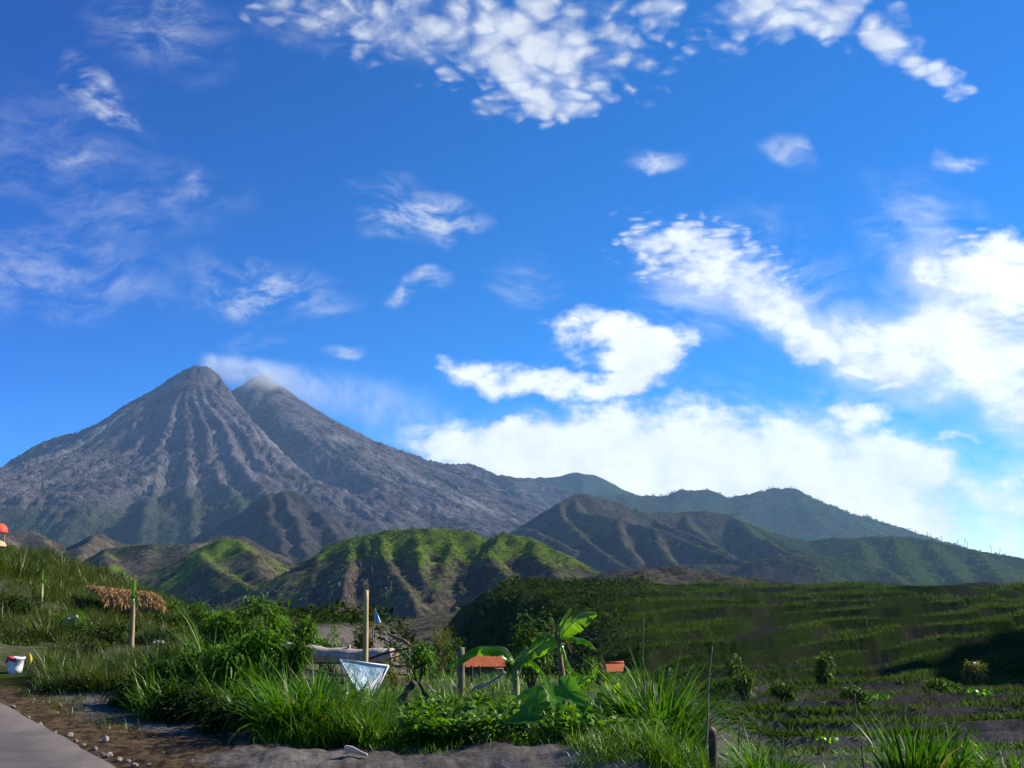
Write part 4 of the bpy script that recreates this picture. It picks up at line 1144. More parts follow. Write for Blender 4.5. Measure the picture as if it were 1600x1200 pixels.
def log():
    D = 14.6
    P = [pt(408, 1010, D + 0.5), pt(445, 1015, D + 0.25), pt(490, 1021, D), pt(540, 1025, D - 0.1), pt(600, 1025, D - 0.2), pt(614, 1025, D - 0.25)]
    base = P[2].copy(); base[2] -= 0.12
    root = thing('fallen_log', base, 'long grey fallen palm log lying behind the tall grass', 'log')
    C = spl(P, 40)
    MB().tube(C, 0.115 + 0.01 * np.sin(np.arange(40) * 0.9), 14, 0.035, 4).build('trunk', M_bark, root)
    MB().tube([C[-1] + [0.002, 0, 0], C[-1] + (C[-1] - C[-2]) * 0.15], 0.10, 14).build('cut_end', M_cut, root)
    for k, t in enumerate((12, 24)):
        MB().tube([C[t] + [0, 0, 0.09], C[t] + [0.01, 0.0, 0.17]], [0.035, 0.02], 7, 0.1).build('stub', M_bark, root)
log()

def stick(p, q, r0, r1, mat, label, name='stick', cat='stick', group=None, bend=0.03, seed=0):
    g = np.random.default_rng(seed)
    p, q = np.asarray(p, float), np.asarray(q, float)
    L = np.linalg.norm(q - p)
    P = spl([p, p * 0.66 + q * 0.34 + g.normal(0, bend, 3) * L, p * 0.33 + q * 0.67 + g.normal(0, bend, 3) * L, q], 12)
    o = MB().tube(P, np.linspace(r0, r1, 12), 7, 0.12, seed).build(name, mat, loc=p)
    return tag(o, label, cat, group)

# brush pile behind the stake: sticks one can count
D = 13.6
for k, (a, b, c, d, r) in enumerate([(575, 1030, 640, 1012, .018), (585, 1036, 645, 1022, .014), (590, 1044, 632, 1044, .016), (598, 1040, 640, 1040, .014), (592, 1052, 638, 1054, .02), (602, 1000, 642, 1018, .014), (600, 1004, 648, 1012, .012),
                                     (608, 996, 636, 1024, .012), (615, 1002, 642, 1030, .016), (612, 1060, 606, 1012, .014), (640, 1062, 638, 1010, .014), (590, 1046, 560, 1050, .012)]):
    stick(pt(a, b, D + 0.12 * (k % 4)), pt(c, d, D - 0.3 + 0.1 * (k % 3)), r, r * 0.7, M_wood if k % 3 else M_darkwood, 'dead stick in the brush heap behind the stake and white board', group='dead sticks in the brush heap', seed=k)
stick(pt(638, 1006, 13.4), pt(606, 990, 14), 0.03, 0.02, M_brownstem, 'reddish-brown branch on top of the brush heap', name='branch', cat='branch', seed=31)
stick(pt(420, 1036, 13.6) * [1, 1, 1], pt(616, 1046, 12.9), 0.018, 0.012, M_darkwood, 'long thin dark pole lying along the front of the fallen log', name='pole', cat='pole', seed=33)
for k, (a, b, c, d, r, lab) in enumerate([
        (625, 1098, 648, 1066, .055, 'dark broken stump leaning right of the white board'), (668, 1092, 655, 1066, .028, 'short dark stump beside the leaning stump'),
        (628, 1094, 732, 1118, .050, 'thick dark rotting log lying in the weeds right of the white board'), (694, 1098, 668, 1070, .014, 'pale forked stick poking up behind the rotting log'),
        (612, 1110, 622, 1074, .010, 'thin curved pale stalk just right of the white board'), (746, 1076, 790, 1050, .016, 'whitish slanting pole in front of the orange roof'), (735, 1082, 757, 1066, .014, 'crooked white branch below the slanting pole')]):
    p_, q_ = pt(a, b, 10.7 + 0.1 * k), pt(c, d, 10.7 + 0.1 * k)
    p_[2] = max(p_[2], gz(p_[0], p_[1]) - 0.03)
    stick(p_, q_, r, r * 0.75, M_palewood if 'pale' in lab or 'whitish' in lab or 'white branch' in lab else M_darkwood, lab, name='stump' if 'stump' in lab else 'log' if 'log' in lab else 'pole' if 'pole' in lab else 'stick', cat='stump' if 'stump' in lab else 'log' if 'log' in lab else 'pole' if 'pole' in lab else 'stick', seed=50 + k)

def post(px, ytop, D, r, label, mat, name='post', cat='post', lean=0.0, split=False, group=None):
    b = pt(px, ytop, D); g_ = gz(b[0], b[1])
    lo = np.array([b[0] - lean, b[1], g_ - 0.08])
    o = MB().tube(spl([lo, lo * 0.5 + b * 0.5 + [0.006, 0, 0], b], 10), np.linspace(r * 1.08, r * 0.95, 10), 9, 0.08, int(px)).build(name, mat, loc=lo)
    return tag(o, label, cat, group)
post(721, 1012, 11.6, 0.042, 'thick dark fence post with a pale edge left of the orange roof', M_wood, lean=0.01)
post(737, 1040, 15, 0.020, 'thin dark post under the left end of the orange roof', M_darkwood)
post(749, 1040, 15, 0.018, 'thinner dark post just right of another under the orange roof', M_darkwood)
post(672, 1044, 14, 0.012, 'thin dark stick standing on the grey ash patch', M_darkwood, name='stick', cat='stick')

# stump post at the lower right, leaning cane and thin cane
def stump_post():
    lo = pt(1112, 1215, 7.6); hi = pt(1113.5, 1142, 7.6)
    lo[2] = min(gz(lo[0], lo[1]) - 0.05, lo[2])
    root = thing('post', lo, 'stout dark wooden post with a splintered top beside the leaning pole', 'post')
    MB().tube(spl([lo, lo * 0.5 + hi * 0.5 + [0.004, 0, 0], hi], 12), np.linspace(0.034, 0.031, 12), 10, 0.07, 8).build('shaft', M_darkwood, root)
    MB().tube([hi - [0, 0, 0.005], hi + [-0.004, 0, 0.012], hi + [-0.018, 0, 0.035]], [0.026, 0.018, 0.003], 7, 0.15, 3).build('splintered_top', M_cut, root)
stump_post()
def cane(px0, py0, px1, py1, D, r, mat, label):
    lo, hi = pt(px0, py0, D), pt(px1, py1, D)
    lo[2] = gz(lo[0], lo[1]) - 0.05
    o = MB().tube(spl([lo, lo * .6 + hi * .4 + [0.012, 0, 0], lo * .3 + hi * .7 - [0.008, 0, 0], hi], 16), np.linspace(r, r * 0.5, 16), 6, 0.1, 5).build('pole', mat, loc=lo)
    tag(o, label, 'pole')
cane(1095, 1172, 1113, 1010, 8.2, 0.011, M_wood, 'slim leaning pole rising from the cane grass next to the stout post')
cane(1006, 1160, 1006, 965, 8.6, 0.007, M_wood, 'very thin upright pole in the middle of the cane grass')
cane(1347, 1205, 1347, 1153, 10.0, 0.010, M_darkwood, 'thin dark stake standing alone in the field between grass clumps')

# ---- bucket and small flag beside the road
def bucket():
    b, D = hit(23, 1052)
    k = D * 24 / F / 2
    root = thing('bucket', b, 'white plastic bucket with a red rag on its rim beside the road', 'bucket')
    mw = simple_mat('white_plastic', (0.74, 0.74, 0.76), (0.82, 0.82, 0.83), 6, 0.35)
    mr = simple_mat('red_rag', (0.45, 0.02, 0.05), (0.6, 0.05, 0.08), 30, 0.8, 0.5)
    h = D * 23 / F
    MB().lathe(b, [(k * 0.78, 0), (k * 0.84, h * 0.3), (k * 0.93, h * 0.86), (k * 1.02, h * 0.87), (k * 1.04, h * 0.97), (k * 0.98, h), (k * 0.9, h), (k * 0.86, h * 0.9), (k * 0.72, 0.012)], 26).build('body', mw, root)
    a = [b + np.array([k * 1.02 * math.cos(t), k * 0.35 * math.sin(t) - k * 0.9, h * 0.86 - k * 0.9 * math.sin(t) * 0.9]) for t in np.linspace(0, math.pi, 14)]
    MB().tube(a, 0.005, 6).build('handle', simple_mat('wire', (0.25, 0.25, 0.26), None, 10, 0.4), root)
    G = 12; V = []
    for i in range(G):
        for j in range(G):
            u, v = i / (G - 1), j / (G - 1)
            ang = math.pi * (0.95 + 0.7 * u)
            rr = k * (0.55 + 0.53 * min(v * 1.7, 1))
            z = h * 1.02 - max(0, v - 0.6) * h * (0.7 + 0.3 * math.sin(7 * u)) + 0.012 * math.sin(11 * u + 3 * v)
            V.append(b + np.array([rr * math.cos(ang), rr * math.sin(ang), z]))
    mk('rag', V, grid_faces(G, G), mr, root)
bucket()
def flag():
    b, D = hit(43, 1046)
    s = D / F
    root = thing('flag', b, 'small bright yellow furled flag on a short stick beside the white bucket', 'flag')
    MB().tube([b - [0, 0, 0.05], b + [0.2 * s, 0, 21 * s]], 0.9 * s, 6).build('stick', M_palewood, root)
    my = simple_mat('yellow_cloth', (0.75, 0.46, 0.01), (0.85, 0.62, 0.03), 8, 0.6, 0.2)
    V = []; G = 14
    for i in range(G):
        t = i / (G - 1)
        w = (math.sin(math.pi * (0.1 + 0.86 * t)) ** 0.7) * 4.2 * s
        for k in range(12):
            a = 2 * math.pi * k / 12
            V.append(b + np.array([0.8 * s + w * math.cos(a) * (1 + 0.18 * math.sin(3 * a)), 0.45 * w * math.sin(a), (5 + 17.5 * t) * s]))
    Fc = []
    for i in range(G - 1):
        for k in range(12):
            Fc.append((i * 12 + k, i * 12 + (k + 1) % 12, (i + 1) * 12 + (k + 1) % 12, (i + 1) * 12 + k))
    Fc += [tuple(range(12))[::-1], tuple(range((G - 1) * 12, G * 12))]
    mk('cloth', V, Fc, my, root)
flag()

# ---- stones along the road edge
M_stone = simple_mat('rough_stone', (0.14, 0.12, 0.105), (0.30, 0.26, 0.22), 14, 0.9, 0.7, 30)
M_stone2 = simple_mat('pale_stone', (0.28, 0.25, 0.21), (0.46, 0.42, 0.37), 14, 0.9, 0.5, 30)
def rock(px, py, w, label, mat, group=None, seed=0, flat=0.7, name='stone', cat='stone'):
    b, D = hit(px, py)
    r = w * D / F / 2
    g = np.random.default_rng(seed)
    import bmesh
    bm = bmesh.new(); bmesh.ops.create_icosphere(bm, subdivisions=3, radius=1.0)
    V = np.array([v.co[:] for v in bm.verts]); Fc = [tuple(v.index for v in f.verts) for f in bm.faces]; bm.free()
    nrm = g.normal(0, 1, (12, 3)); nrm /= np.linalg.norm(nrm, axis=1)[:, None]
    for q in nrm:                                    # chop flat facets
        d = V @ q; k = d > 0.62
        V[k] -= np.outer(d[k] - 0.62, q)
    V = V * (1 + 0.05 * g.normal(0, 1, (len(V), 1)))
    V = V * np.array([r, r * g.uniform(0.7, 1.0), r * flat])
    o = mk(name, V + b + [0, 0, r * flat * 0.45], Fc, mat, loc=b, smooth=False)
    return tag(o, label, cat, group)
rock(164, 1160, 12, 'single pale whitish stone lying on the verge away from the road edge', M_stone2, seed=5, flat=0.95)
for k, (px, py, w) in enumerate([(108, 1152, 14), (118, 1160, 9), (62, 1133, 10), (148, 1172, 12), (170, 1184, 15), (186, 1190, 13), (200, 1192, 11), (160, 1180, 9), (130, 1166, 8), (20, 1106, 9), (44, 1122, 8), (210, 1198, 12), (86, 1146, 7), (232, 1196, 8)]):
    rock(px, py, w, 'rough grey-brown stone along the crumbling road edge', M_stone, 'stones along the road edge', seed=20 + k)
for k, (px, py, w) in enumerate([(52, 1098, 3), (67, 1097, 4), (255, 1176, 4), (300, 1188, 4)]):
    rock(px, py, w, 'small pale pebble on the dark soil behind the road edge', M_stone2, 'pebbles on the dark soil', seed=60 + k)
rock(1132, 1182, 17, 'rounded grey stone on the soil just right of the stout post', M_stone, seed=80)
rock(248, 1008, 30, 'low pale slab of rubble behind the banana sapling', M_stone2, seed=83, flat=0.35, name='slab', cat='slab')

def scrap():
    b, D = hit(552, 1183)
    s = D / F
    V = []; G = 9
    for i in range(G):
        for j in range(G):
            u, v = i / (G - 1), j / (G - 1)
            V.append(b + np.array([(-14 + 34 * u) * s, 0.05 * (1 - v), (1 + (14 - 9 * u) * v + 2 * math.sin(5 * u)) * s]))
    o = mk('cardboard_scrap', V, grid_faces(G, G), simple_mat('dirty_card', (0.52, 0.46, 0.40), (0.68, 0.62, 0.55), 12, 0.9), loc=b)
    md = o.modifiers.new('thickness', 'SOLIDIFY'); md.thickness = 0.006
    tag(o, 'bent pale scrap of cardboard half buried in the ash mound', 'scrap')
scrap()

# ---- thatched shelter
def hut():
    D = 24.0
    A, B = pt(136, 916, D + 0.2), pt(238, 928, D)                 # ridge
    e0, e1 = pt(164, 946, D - 1.0), pt(257, 950, D - 1.0)         # front eave
    A = np.array(A); B = np.array(B)
    gb = np.array([(A[0] + B[0]) / 2, D, gz((A[0] + B[0]) / 2, D)])
    root = thing('thatched_shelter', gb, 'low shelter with a shaggy brown thatched roof in the meadow', 'hut')
    mt = leaf_mat('thatch', (0.17, 0.10, 0.04), (0.52, 0.33, 0.14), 0.15, rough=0.8, spec=0.1)
    G, H = 26, 12; V = []
    back0, back1 = A + [0, 1.3, -0.55], B + [0, 1.3, -0.55]
    for i in range(H * 2 - 1):
        for j in range(G):
            v = j / (G - 1)
            top = A * (1 - v) + B * v + np.array([0, 0, 0.03 * math.sin(v * 9) - 0.10 * v * v])
            if i < H:
                f = 1 - i / (H - 1); lo = e0 * (1 - v) + e1 * v
            else:
                f = (i - H + 1) / (H - 1); lo = back0 * (1 - v) + back1 * v
            q = top * (1 - f) + lo * f + np.array([0, 0, 0.10 * math.sin(math.pi * f)])
            V.append(q + 0.035 * np.array([0, 1, 1]) * float(fbm(np.array([v * 14.0]), np.array([i * 0.6]), 3, 3)[0]))
    v1 = np.array(V); f1 = grid_faces(H * 2 - 1, G)
    g = np.random.default_rng(3); n = 2600
    u = g.uniform(0, 1, n); f = g.uniform(-0.05, 1.0, n)
    top = A[None] * (1 - u[:, None]) + B[None] * u[:, None]; lo = e0[None] * (1 - u[:, None]) + e1[None] * u[:, None]
    P = top * (1 - f[:, None]) + lo * f[:, None] + np.stack([0 * u, -0.03 + 0 * u, 0.10 * np.sin(math.pi * np.clip(f, 0, 1)) + 0.03], 1)
    dv = (lo - top); dv /= np.linalg.norm(dv, axis=1)[:, None]
    dv = dv + g.normal(0, 0.22, (n, 3)); dv /= np.linalg.norm(dv, axis=1)[:, None]
    v2, f2, a2 = leaves(P, dv, g.uniform(0.12, 0.34, n), g.uniform(0.012, 0.03, n), 0.25)
    Vt, Ft, At = join([(v1, f1, np.full(len(v1), 0.25)), (v2, f2, a2)])
    mk('roof', Vt, Ft, mt, root, attrs={'rnd': At})
    for q in (A + [0.15, -0.7, -0.4], B + [-0.1, -0.8, -0.4], A + [0.15, 1.1, -0.45], B + [-0.1, 1.1, -0.45]):
        gg = gz(q[0], q[1])
        MB().tube([[q[0], q[1], gg - 0.1], q], 0.035, 7, 0.1).build('post', M_wood, root)
    MB().box((A + B) / 2 + [0, 0.9, -0.8], (1.6, 0.05, 0.9)).build('back_wall', M_darkwood, root, smooth=False)
hut()

# ---- red and tan canopies at the left edge
def canopy(px, py, D, w, h, c1, c2, label):
    b = pt(px, py, D); s = D / F
    g_ = gz(b[0], b[1])
    root = thing('canopy', [b[0], b[1], g_], label, 'canopy')
    prof = [(1.0, -0.12), (1.0, 0.0), (0.93, 0.35), (0.75, 0.68), (0.45, 0.9), (0.15, 0.99), (0.02, 1.0)]
    MB().lathe(b, [(r_ * w * s, z * h * s) for r_, z in prof], 20).build('cover', simple_mat(label.split()[1] + '_fabric', c1, c2, 2.0, 0.6, 0.3), root)
    for k in (-0.7, 0.7):
        MB().tube([[b[0] + k * w * s, b[1], g_ - 0.1], [b[0] + k * w * s, b[1], b[2]]], 0.03, 6).build('pole', M_wood, root)
canopy(-2, 831, 34, 13, 13, (0.50, 0.03, 0.03), (0.62, 0.14, 0.03), 'domed red and orange canopy above the ash ridge at the photo\'s left edge')
canopy(-6, 853, 30, 14, 9, (0.45, 0.26, 0.15), (0.58, 0.38, 0.24), 'flat tan canopy below the red canopy at the left edge')

# ---- houses down in the valley
def house(px0, px1, ytop, ybot, D, label, sk=8):
    c = pt((px0 + px1) / 2, ybot, D); g_ = gz(c[0], c[1] + 1)
    root = thing('house', [c[0], D + 1.2, g_], label, 'house')
    m, nt, out = new_mat('orange_tiles')
    tc = nt.n.new('ShaderNodeTexCoord').outputs['Object']
    br = nt.n.new('ShaderNodeTexBrick'); br.inputs['Scale'].default_value = 1.6
    br.inputs['Color1'].default_value = (0.62, 0.14, 0.014, 1); br.inputs['Color2'].default_value = (0.46, 0.09, 0.012, 1); br.inputs['Mortar'].default_value = (0.14, 0.04, 0.015, 1)
    br.inputs['Mortar Size'].default_value = 0.03
    nt.put(br.inputs['Vector'], tc)
    b = nt.n.new('ShaderNodeBsdfPrincipled'); b.inputs['Roughness'].default_value = 0.85
    nz = nt.noise(tc, 3.0, 5, 0.7)
    nt.put(b.inputs['Base Color'], nt.mix(nt.ramp01(nz, 0.35, 0.65, 0.0, 0.75), br.outputs['Color'], (0.28, 0.055, 0.012)))
    nt.l.new(b.outputs[0], out.inputs[0])
    a0, a1 = pt(px0, ytop, D + 1.6), pt(px1, ytop - 1, D + 1.6)
    b0, b1 = pt(px0 + sk, ybot, D), pt(px1 - 2, ybot - 1, D)
    c0, c1 = b0 + [0, 3.2, 0], b1 + [0, 3.2, 0]
    def slab(p, th=0.08):
        p = [np.array(q) for q in p]
        return p + [q - [0, 0, th] for q in p]
    box = [(0, 1, 2, 3), (7, 6, 5, 4), (0, 4, 5, 1), (1, 5, 6, 2), (2, 6, 7, 3), (3, 7, 4, 0)]
    MB().add(slab([b0, b1, a1, a0]), box).add(slab([a0 + [0, 0.012, 0], a1 + [0, 0.012, 0], c1, c0]), box).build('roof', m, root, smooth=False)
    rd = MB().tube([a0 + [0, 0, 0.03], a1 + [0, 0, 0.03]], 0.07, 8).build('ridge_cap', m, root)
    w = (b1 - b0); L = np.linalg.norm(w)
    zc = (b0[2] - 0.14 + g_ - 0.3) / 2; hh = b0[2] - 0.14 - (g_ - 0.3)
    mw = simple_mat('mud_wall', (0.16, 0.10, 0.065), (0.26, 0.18, 0.12), 4, 0.9, 0.4)
    cc = (b0 + b1) / 2
    MB().box((cc[0], cc[1] + 1.6, zc), (L * 0.86, 2.6, hh)).build('wall', mw, root, smooth=False)
    MB().box((cc[0] + L * 0.15, cc[1] + 0.29, zc - hh * 0.1), (0.8, 0.05, hh * 0.75)).build('door', M_darkwood, root, smooth=False)
house(720, 792, 1020, 1042, 50, 'small house with an orange tiled roof down in the valley behind the posts')
house(945, 975, 1037, 1050, 47, 'orange tiled roof of a second house mostly hidden behind the cane grass', sk=4)
# ------------------------------------------------------------------ banana plants, taro, shrubs, clumps
def banana_a():
    b, D = hit(808, 1092); D = 11.2
    b = pt(806, 1080, D); b[2] = gz(b[0], b[1])
    root = thing('banana_plant', b, 'banana plant with a drooping torn leaf hanging in front of the orange roof', 'banana plant')
    top = pt(806, 1036, D)
    MB().tube(spl([b - [0, 0, .05], (b + top) / 2 + [0.004, 0, 0], top], 12), np.linspace(0.055, 0.022, 12), 9, 0.05, 2).build('stem', M_stem, root)
    MB().tube(spl([pt(806, 1062, D - .04), pt(812, 1050, D - .05), pt(815, 1042, D - .05)], 8), [.010] * 8, 7).build('sheath', simple_mat('pale_sheath', (0.50, 0.50, 0.24), (0.62, 0.62, 0.34), 12, 0.5), root)
    torn_leaf('leaf', [top, pt(801, 1028, D - .05), pt(789, 1013, D - .1), pt(768, 1010, D - .15), pt(742, 1012, D - .15), pt(715, 1030, D - .2), pt(694, 1042, D - .2)], 0.13, M_banana, root, (45, 60), 7, 3, roll=0.25)
    torn_leaf('leaf', [top, pt(812, 1034, D - .05), pt(826, 1031, D - .1), pt(840, 1040, D - .15), pt(853, 1060, D - .2), pt(858, 1088, D - .2)], 0.12, M_banana, root, (30, 60), 6, 4, roll=-0.5)
    torn_leaf('leaf', [top, pt(815, 1028, D + .05), pt(826, 1016, D + .1), pt(842, 1006, D + .1), pt(866, 990, D + .1)], 0.14, M_banana, root, (15, 20), 4, 5, roll=-0.7)
    torn_leaf('leaf', [top, pt(803, 1044, D - .1), pt(800, 1055, D - .2), pt(797, 1066, D - .25)], 0.05, M_banana, root, (55, 60), 2, 6)
banana_a()

def banana_b():
    D = 9.6
    b = pt(881, 1120, D); b[2] = gz(b[0], b[1])
    root = thing('banana_plant', b, 'banana plant with brown trunk and one bright leaf raised to the right', 'banana plant')
    top = pt(874, 1002, D)
    MB().tube(spl([b - [0, 0, .05], pt(879, 1070, D), pt(875, 1030, D), top], 20), np.linspace(0.045, 0.024, 20), 9, 0.08, 4).build('stem', M_brownstem, root)
    torn_leaf('leaf', [top, pt(880, 990, D), pt(888, 980, D - .02), pt(900, 970, D - .05), pt(915, 962, D - .08), pt(932, 960, D - .1)], 0.14, M_banana, root, (8, 14), 6, 12, roll=-1.05)
    torn_leaf('leaf', [top, pt(868, 1000, D + .1), pt(850, 1004, D + .15), pt(834, 1016, D + .15), pt(812, 1036, D + .1)], 0.13, M_banana, root, (20, 25), 4, 13, roll=0.8)
    torn_leaf('leaf', [top, pt(879, 1012, D - .05), pt(885, 1030, D - .1), pt(896, 1048, D - .12), pt(914, 1056, D - .12), pt(922, 1050, D - .12)], 0.07, M_banana, root, (30, 40), 6, 14, roll=-0.6)
    torn_leaf('leaf', [top, pt(876, 985, D + .05), pt(882, 966, D + .08), pt(893, 950, D + .1)], 0.06, M_banana, root, (12, 18), 2, 18, roll=-1.0)
    torn_leaf('leaf', [top, pt(866, 996, D - .05), pt(852, 992, D - .1), pt(836, 1000, D - .12), pt(826, 1014, D - .12)], 0.08, M_banana, root, (20, 30), 4, 19, roll=0.9)
    torn_leaf('leaf', [top, pt(882, 1000, D + .1), pt(898, 996, D + .15), pt(918, 1002, D + .2), pt(932, 1016, D + .2)], 0.075, M_banana, root, (20, 30), 4, 20, roll=-0.8)
    torn_leaf('withered_leaf', [top, pt(869, 990, D - .05), pt(864, 976, D - .06), pt(859, 970, D - .06)], 0.04, M_brownleaf, root, (70, 60), 3, 15, ribmat=M_brownstem)
    torn_leaf('withered_leaf', [top, pt(882, 1000, D - .05), pt(888, 1006, D - .08), pt(893, 1020, D - .1)], 0.035, M_brownleaf, root, (70, 60), 3, 16, ribmat=M_brownstem)
    torn_leaf('leaf', [top, pt(870, 982, D + .05), pt(862, 966, D + .06), pt(857, 964, D + .05)], 0.04, M_banana, root, (30, 30), 0, 17)
banana_b()

def sucker():
    D = 9.0
    b = pt(900, 1110, D); b[2] = gz(b[0], b[1])
    root = thing('banana_shoot', b, 'single curved bright-edged banana leaf rising right of the brown trunk', 'banana shoot')
    torn_leaf('leaf', [b, pt(902, 1080, D), pt(910, 1066, D), pt(924, 1056, D), pt(934, 1040, D)], 0.075, M_banana, root, (10, 25), 2, 21, roll=-1.0)
sucker()

def taro():
    D = 8.5
    b = pt(868, 1148, D); b[2] = gz(b[0], b[1])
    root = thing('taro_plant', b, 'taro plant with large heart-shaped leaves at the edge of the ash mound', 'taro plant')
    for k, (jx, jy, tx, ty, dd, w, ro) in enumerate([(880, 1074, 916, 1100, -.18, .25, -1.0), (868, 1100, 852, 1062, -.06, .21, 1.2), (846, 1096, 812, 1112, -.2, .20, .9), (836, 1118, 788, 1128, -.3, .18, .8),
                                                      (878, 1104, 872, 1122, -.3, .13, .2), (896, 1130, 920, 1124, -.1, .2, -.8), (905, 1108, 935, 1122, .05, .19, -.8), (842, 1084, 806, 1092, .1, .17, .8)]):
        j = pt(jx, jy, D + dd); t = pt(tx, ty, D + dd - .06)
        lf = heart_leaf('leaf', j, t, w, M_taro, root, 0.12, ro, k)
        m = (b + j) / 2 + np.array([(j[0] - b[0]) * 0.2, 0, 0.05])
        MB().tube(spl([b + [0, 0, 0.02], m, j + (t - j) * 0.2], 12), np.linspace(0.014, 0.006, 12), 6).build('stalk', M_petiole, lf)
    MB().tube([b - [0, 0, .04], b + [0, 0, 0.09]], [0.05, 0.035], 9, 0.08).build('base', M_petiole, root)
taro()

def squash():
    D = 8.9
    b = pt(962, 1140, D); b[2] = gz(b[0], b[1])
    root = thing('squash_plant', b, 'squash plant with yellow-green sunlit leaves left of the cane grass', 'squash plant')
    for k, (jx, jy, tx, ty, w, ro) in enumerate([(936, 1094, 962, 1116, .17, -.9), (945, 1104, 962, 1130, .13, -.6), (970, 1112, 998, 1138, .17, -.9), (962, 1080, 968, 1066, .08, .9), (948, 1078, 946, 1062, .05, .9), (984, 1108, 1000, 1122, .08, .3), (930, 1120, 914, 1132, .09, -.2)]):
        j = pt(jx, jy, D - .02 * k); t = pt(tx, ty, D - .05 - .02 * k)
        lf = heart_leaf('leaf', j, t, w, M_squash if k < 5 else M_taro, root, 0.15, ro, 40 + k)
        MB().tube(spl([b, (b + j) / 2 + [0.02, 0, 0.04], j + (t - j) * .2], 10), 0.005, 6).build('stalk', M_petiole, lf)
squash()

def shrub(px, ytop, D, w, label, cat='shrub', name='shrub', mat=None, n=420, L=0.09, W=0.035, droop=0.35, seed=0, zoff=None, group=None, lumps=9, hfrac=1.0):
    """bush: stems + leaf sprays; ytop = top of its crown in the photo, w = width in photo pixels"""
    t = pt(px, ytop, D); g_ = gz(t[0], t[1])
    h = max(t[2] - g_, 0.12); r = w * D / F / 2
    root = thing(name, [t[0], t[1], g_], label, cat, group)
    hz_ = h * hfrac
    c = np.array([t[0], t[1], t[2] - hz_ * 0.5])
    v, f, a = crown(c, r, r * 0.9, hz_ * 0.5, n, L, W, lumps, droop, seed)
    mk('crown', v, f, mat or M_shrub, root, attrs={'rnd': a})
    g = np.random.default_rng(seed + 1); mb = MB()
    for k in range(5):
        q = c + g.normal(0, 0.4, 3) * np.array([r, r, hz_ * 0.35])
        mb.tube(spl([[t[0] + g.normal(0, .02), t[1], g_ - .05], [(t[0] + q[0]) / 2 + g.normal(0, .05), t[1], (g_ + q[2]) / 2], q], 7), np.linspace(0.016, 0.005, 7) * max(1, D / 14), 5)
    mb.build('stems', M_darkwood, root)
    return root
shrub(830, 944, 13.0, 78, 'young leafy tree with dark drooping leaves behind the two banana plants', 'tree', 'young_tree', M_shrub, 1000, .085, .026, 0.6, 3, lumps=14)
shrub(925, 1004, 14.0, 62, 'drooping leafy shrub right of the brown banana trunk', n=420, L=.09, W=.028, droop=.7, seed=5, mat=M_shrub)
shrub(573, 948, 15.5, 56, 'dark rounded bush directly behind the wooden stake', n=1100, L=.07, W=.026, seed=7, mat=M_dark, lumps=12)
shrub(480, 956, 16.0, 70, 'leafy shrub behind the middle of the fallen log', n=1300, L=.13, W=.034, seed=9, mat=M_weed, droop=.5)
shrub(520, 966, 15.6, 44, 'smaller leafy shrub with tan blooms behind the right end of the log', n=420, L=.09, W=.03, seed=11, mat=M_weed, droop=.5)
shrub(436, 950, 15.4, 60, 'bushy shrub above the left end of the fallen log', n=1300, L=.13, W=.034, seed=13, mat=M_weed)
shrub(655, 985, 14.6, 62, 'bright leafy shrub right of the brush heap', n=600, L=.09, W=.03, seed=15, mat=M_weed)
shrub(612, 1012, 13.0, 40, 'mossy yellow-green bush hanging over the right side of the brush heap', n=420, L=.06, W=.02, seed=17, mat=M_fuzzy)
shrub(690, 960, 17.0, 54, 'feathery yellow-green bush against the dark ravine', n=2200, L=.08, W=.006, seed=19, mat=M_fuzzy, droop=.15)
shrub(705, 985, 16.0, 46, 'dark green bush below the feathery yellow-green bush', n=460, L=.08, W=.026, seed=21, mat=M_shrub)
shrub(400, 928, 13.4, 90, 'tall leafy bush topping the bright grass thicket', n=2200, L=.15, W=.034, seed=23, mat=M_weed, droop=.6, lumps=18)
shrub(350, 940, 13.8, 80, 'grassy green bush left of the tall leafy bush', n=1900, L=.14, W=.028, seed=24, mat=M_weed, droop=.5)
shrub(275, 965, 15.5, 70, 'soft light-green bush right of the thatched shelter', n=900, L=.08, W=.02, seed=26, mat=M_meadow, droop=.2)
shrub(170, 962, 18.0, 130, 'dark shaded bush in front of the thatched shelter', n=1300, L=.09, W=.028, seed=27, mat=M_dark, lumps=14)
shrub(4, 862, 29, 44, 'dark bush below the tan canopy at the left edge', n=500, L=.16, W=.05, seed=28, mat=M_shrub)
shrub(742, 1080, 10.2, 90, 'low leafy weed bush in front of the slanting white pole', n=460, L=.10, W=.045, seed=29, mat=M_weed)
shrub(660, 1095, 9.6, 70, 'low bush over the rotting log', n=320, L=.08, W=.035, seed=30, mat=M_weed)
shrub(1055, 1035, 12.0, 50, 'narrow bush behind the right side of the cane grass', n=260, L=.09, W=.025, seed=32, mat=M_shrub)

for k, (px, yt, D_, w, lab) in enumerate([
        (1285, 1016, 40, 26, 'upright bright green bush on the terraces near the centre of the fields'), (1524, 1034, 44, 34, 'yellow-green feathery bush alone near the dark right slope'),
        (1160, 1022, 34, 44, 'leafy bush at the left end of the terraces'), (1225, 1058, 27, 36, 'bush on a terrace edge above the dead branches'),
        (1470, 1062, 30, 50, 'spreading bush on a terrace right of the field centre'),
        (1345, 1070, 26, 50, 'broad low bush behind the dead branches'),
        (1590, 1040, 46, 40, 'grassy bush at the right edge of the terraces')]):
    shrub(px, yt, D_, w, lab, n=420, L=.012 * D_ ** .5 + .006 * D_, W=.0022 * D_, seed=70 + k, mat=M_fuzzy if 'feathery' in lab else (M_dark if 'dark bush' in lab else M_terr if 'grassy' in lab else M_shrub))

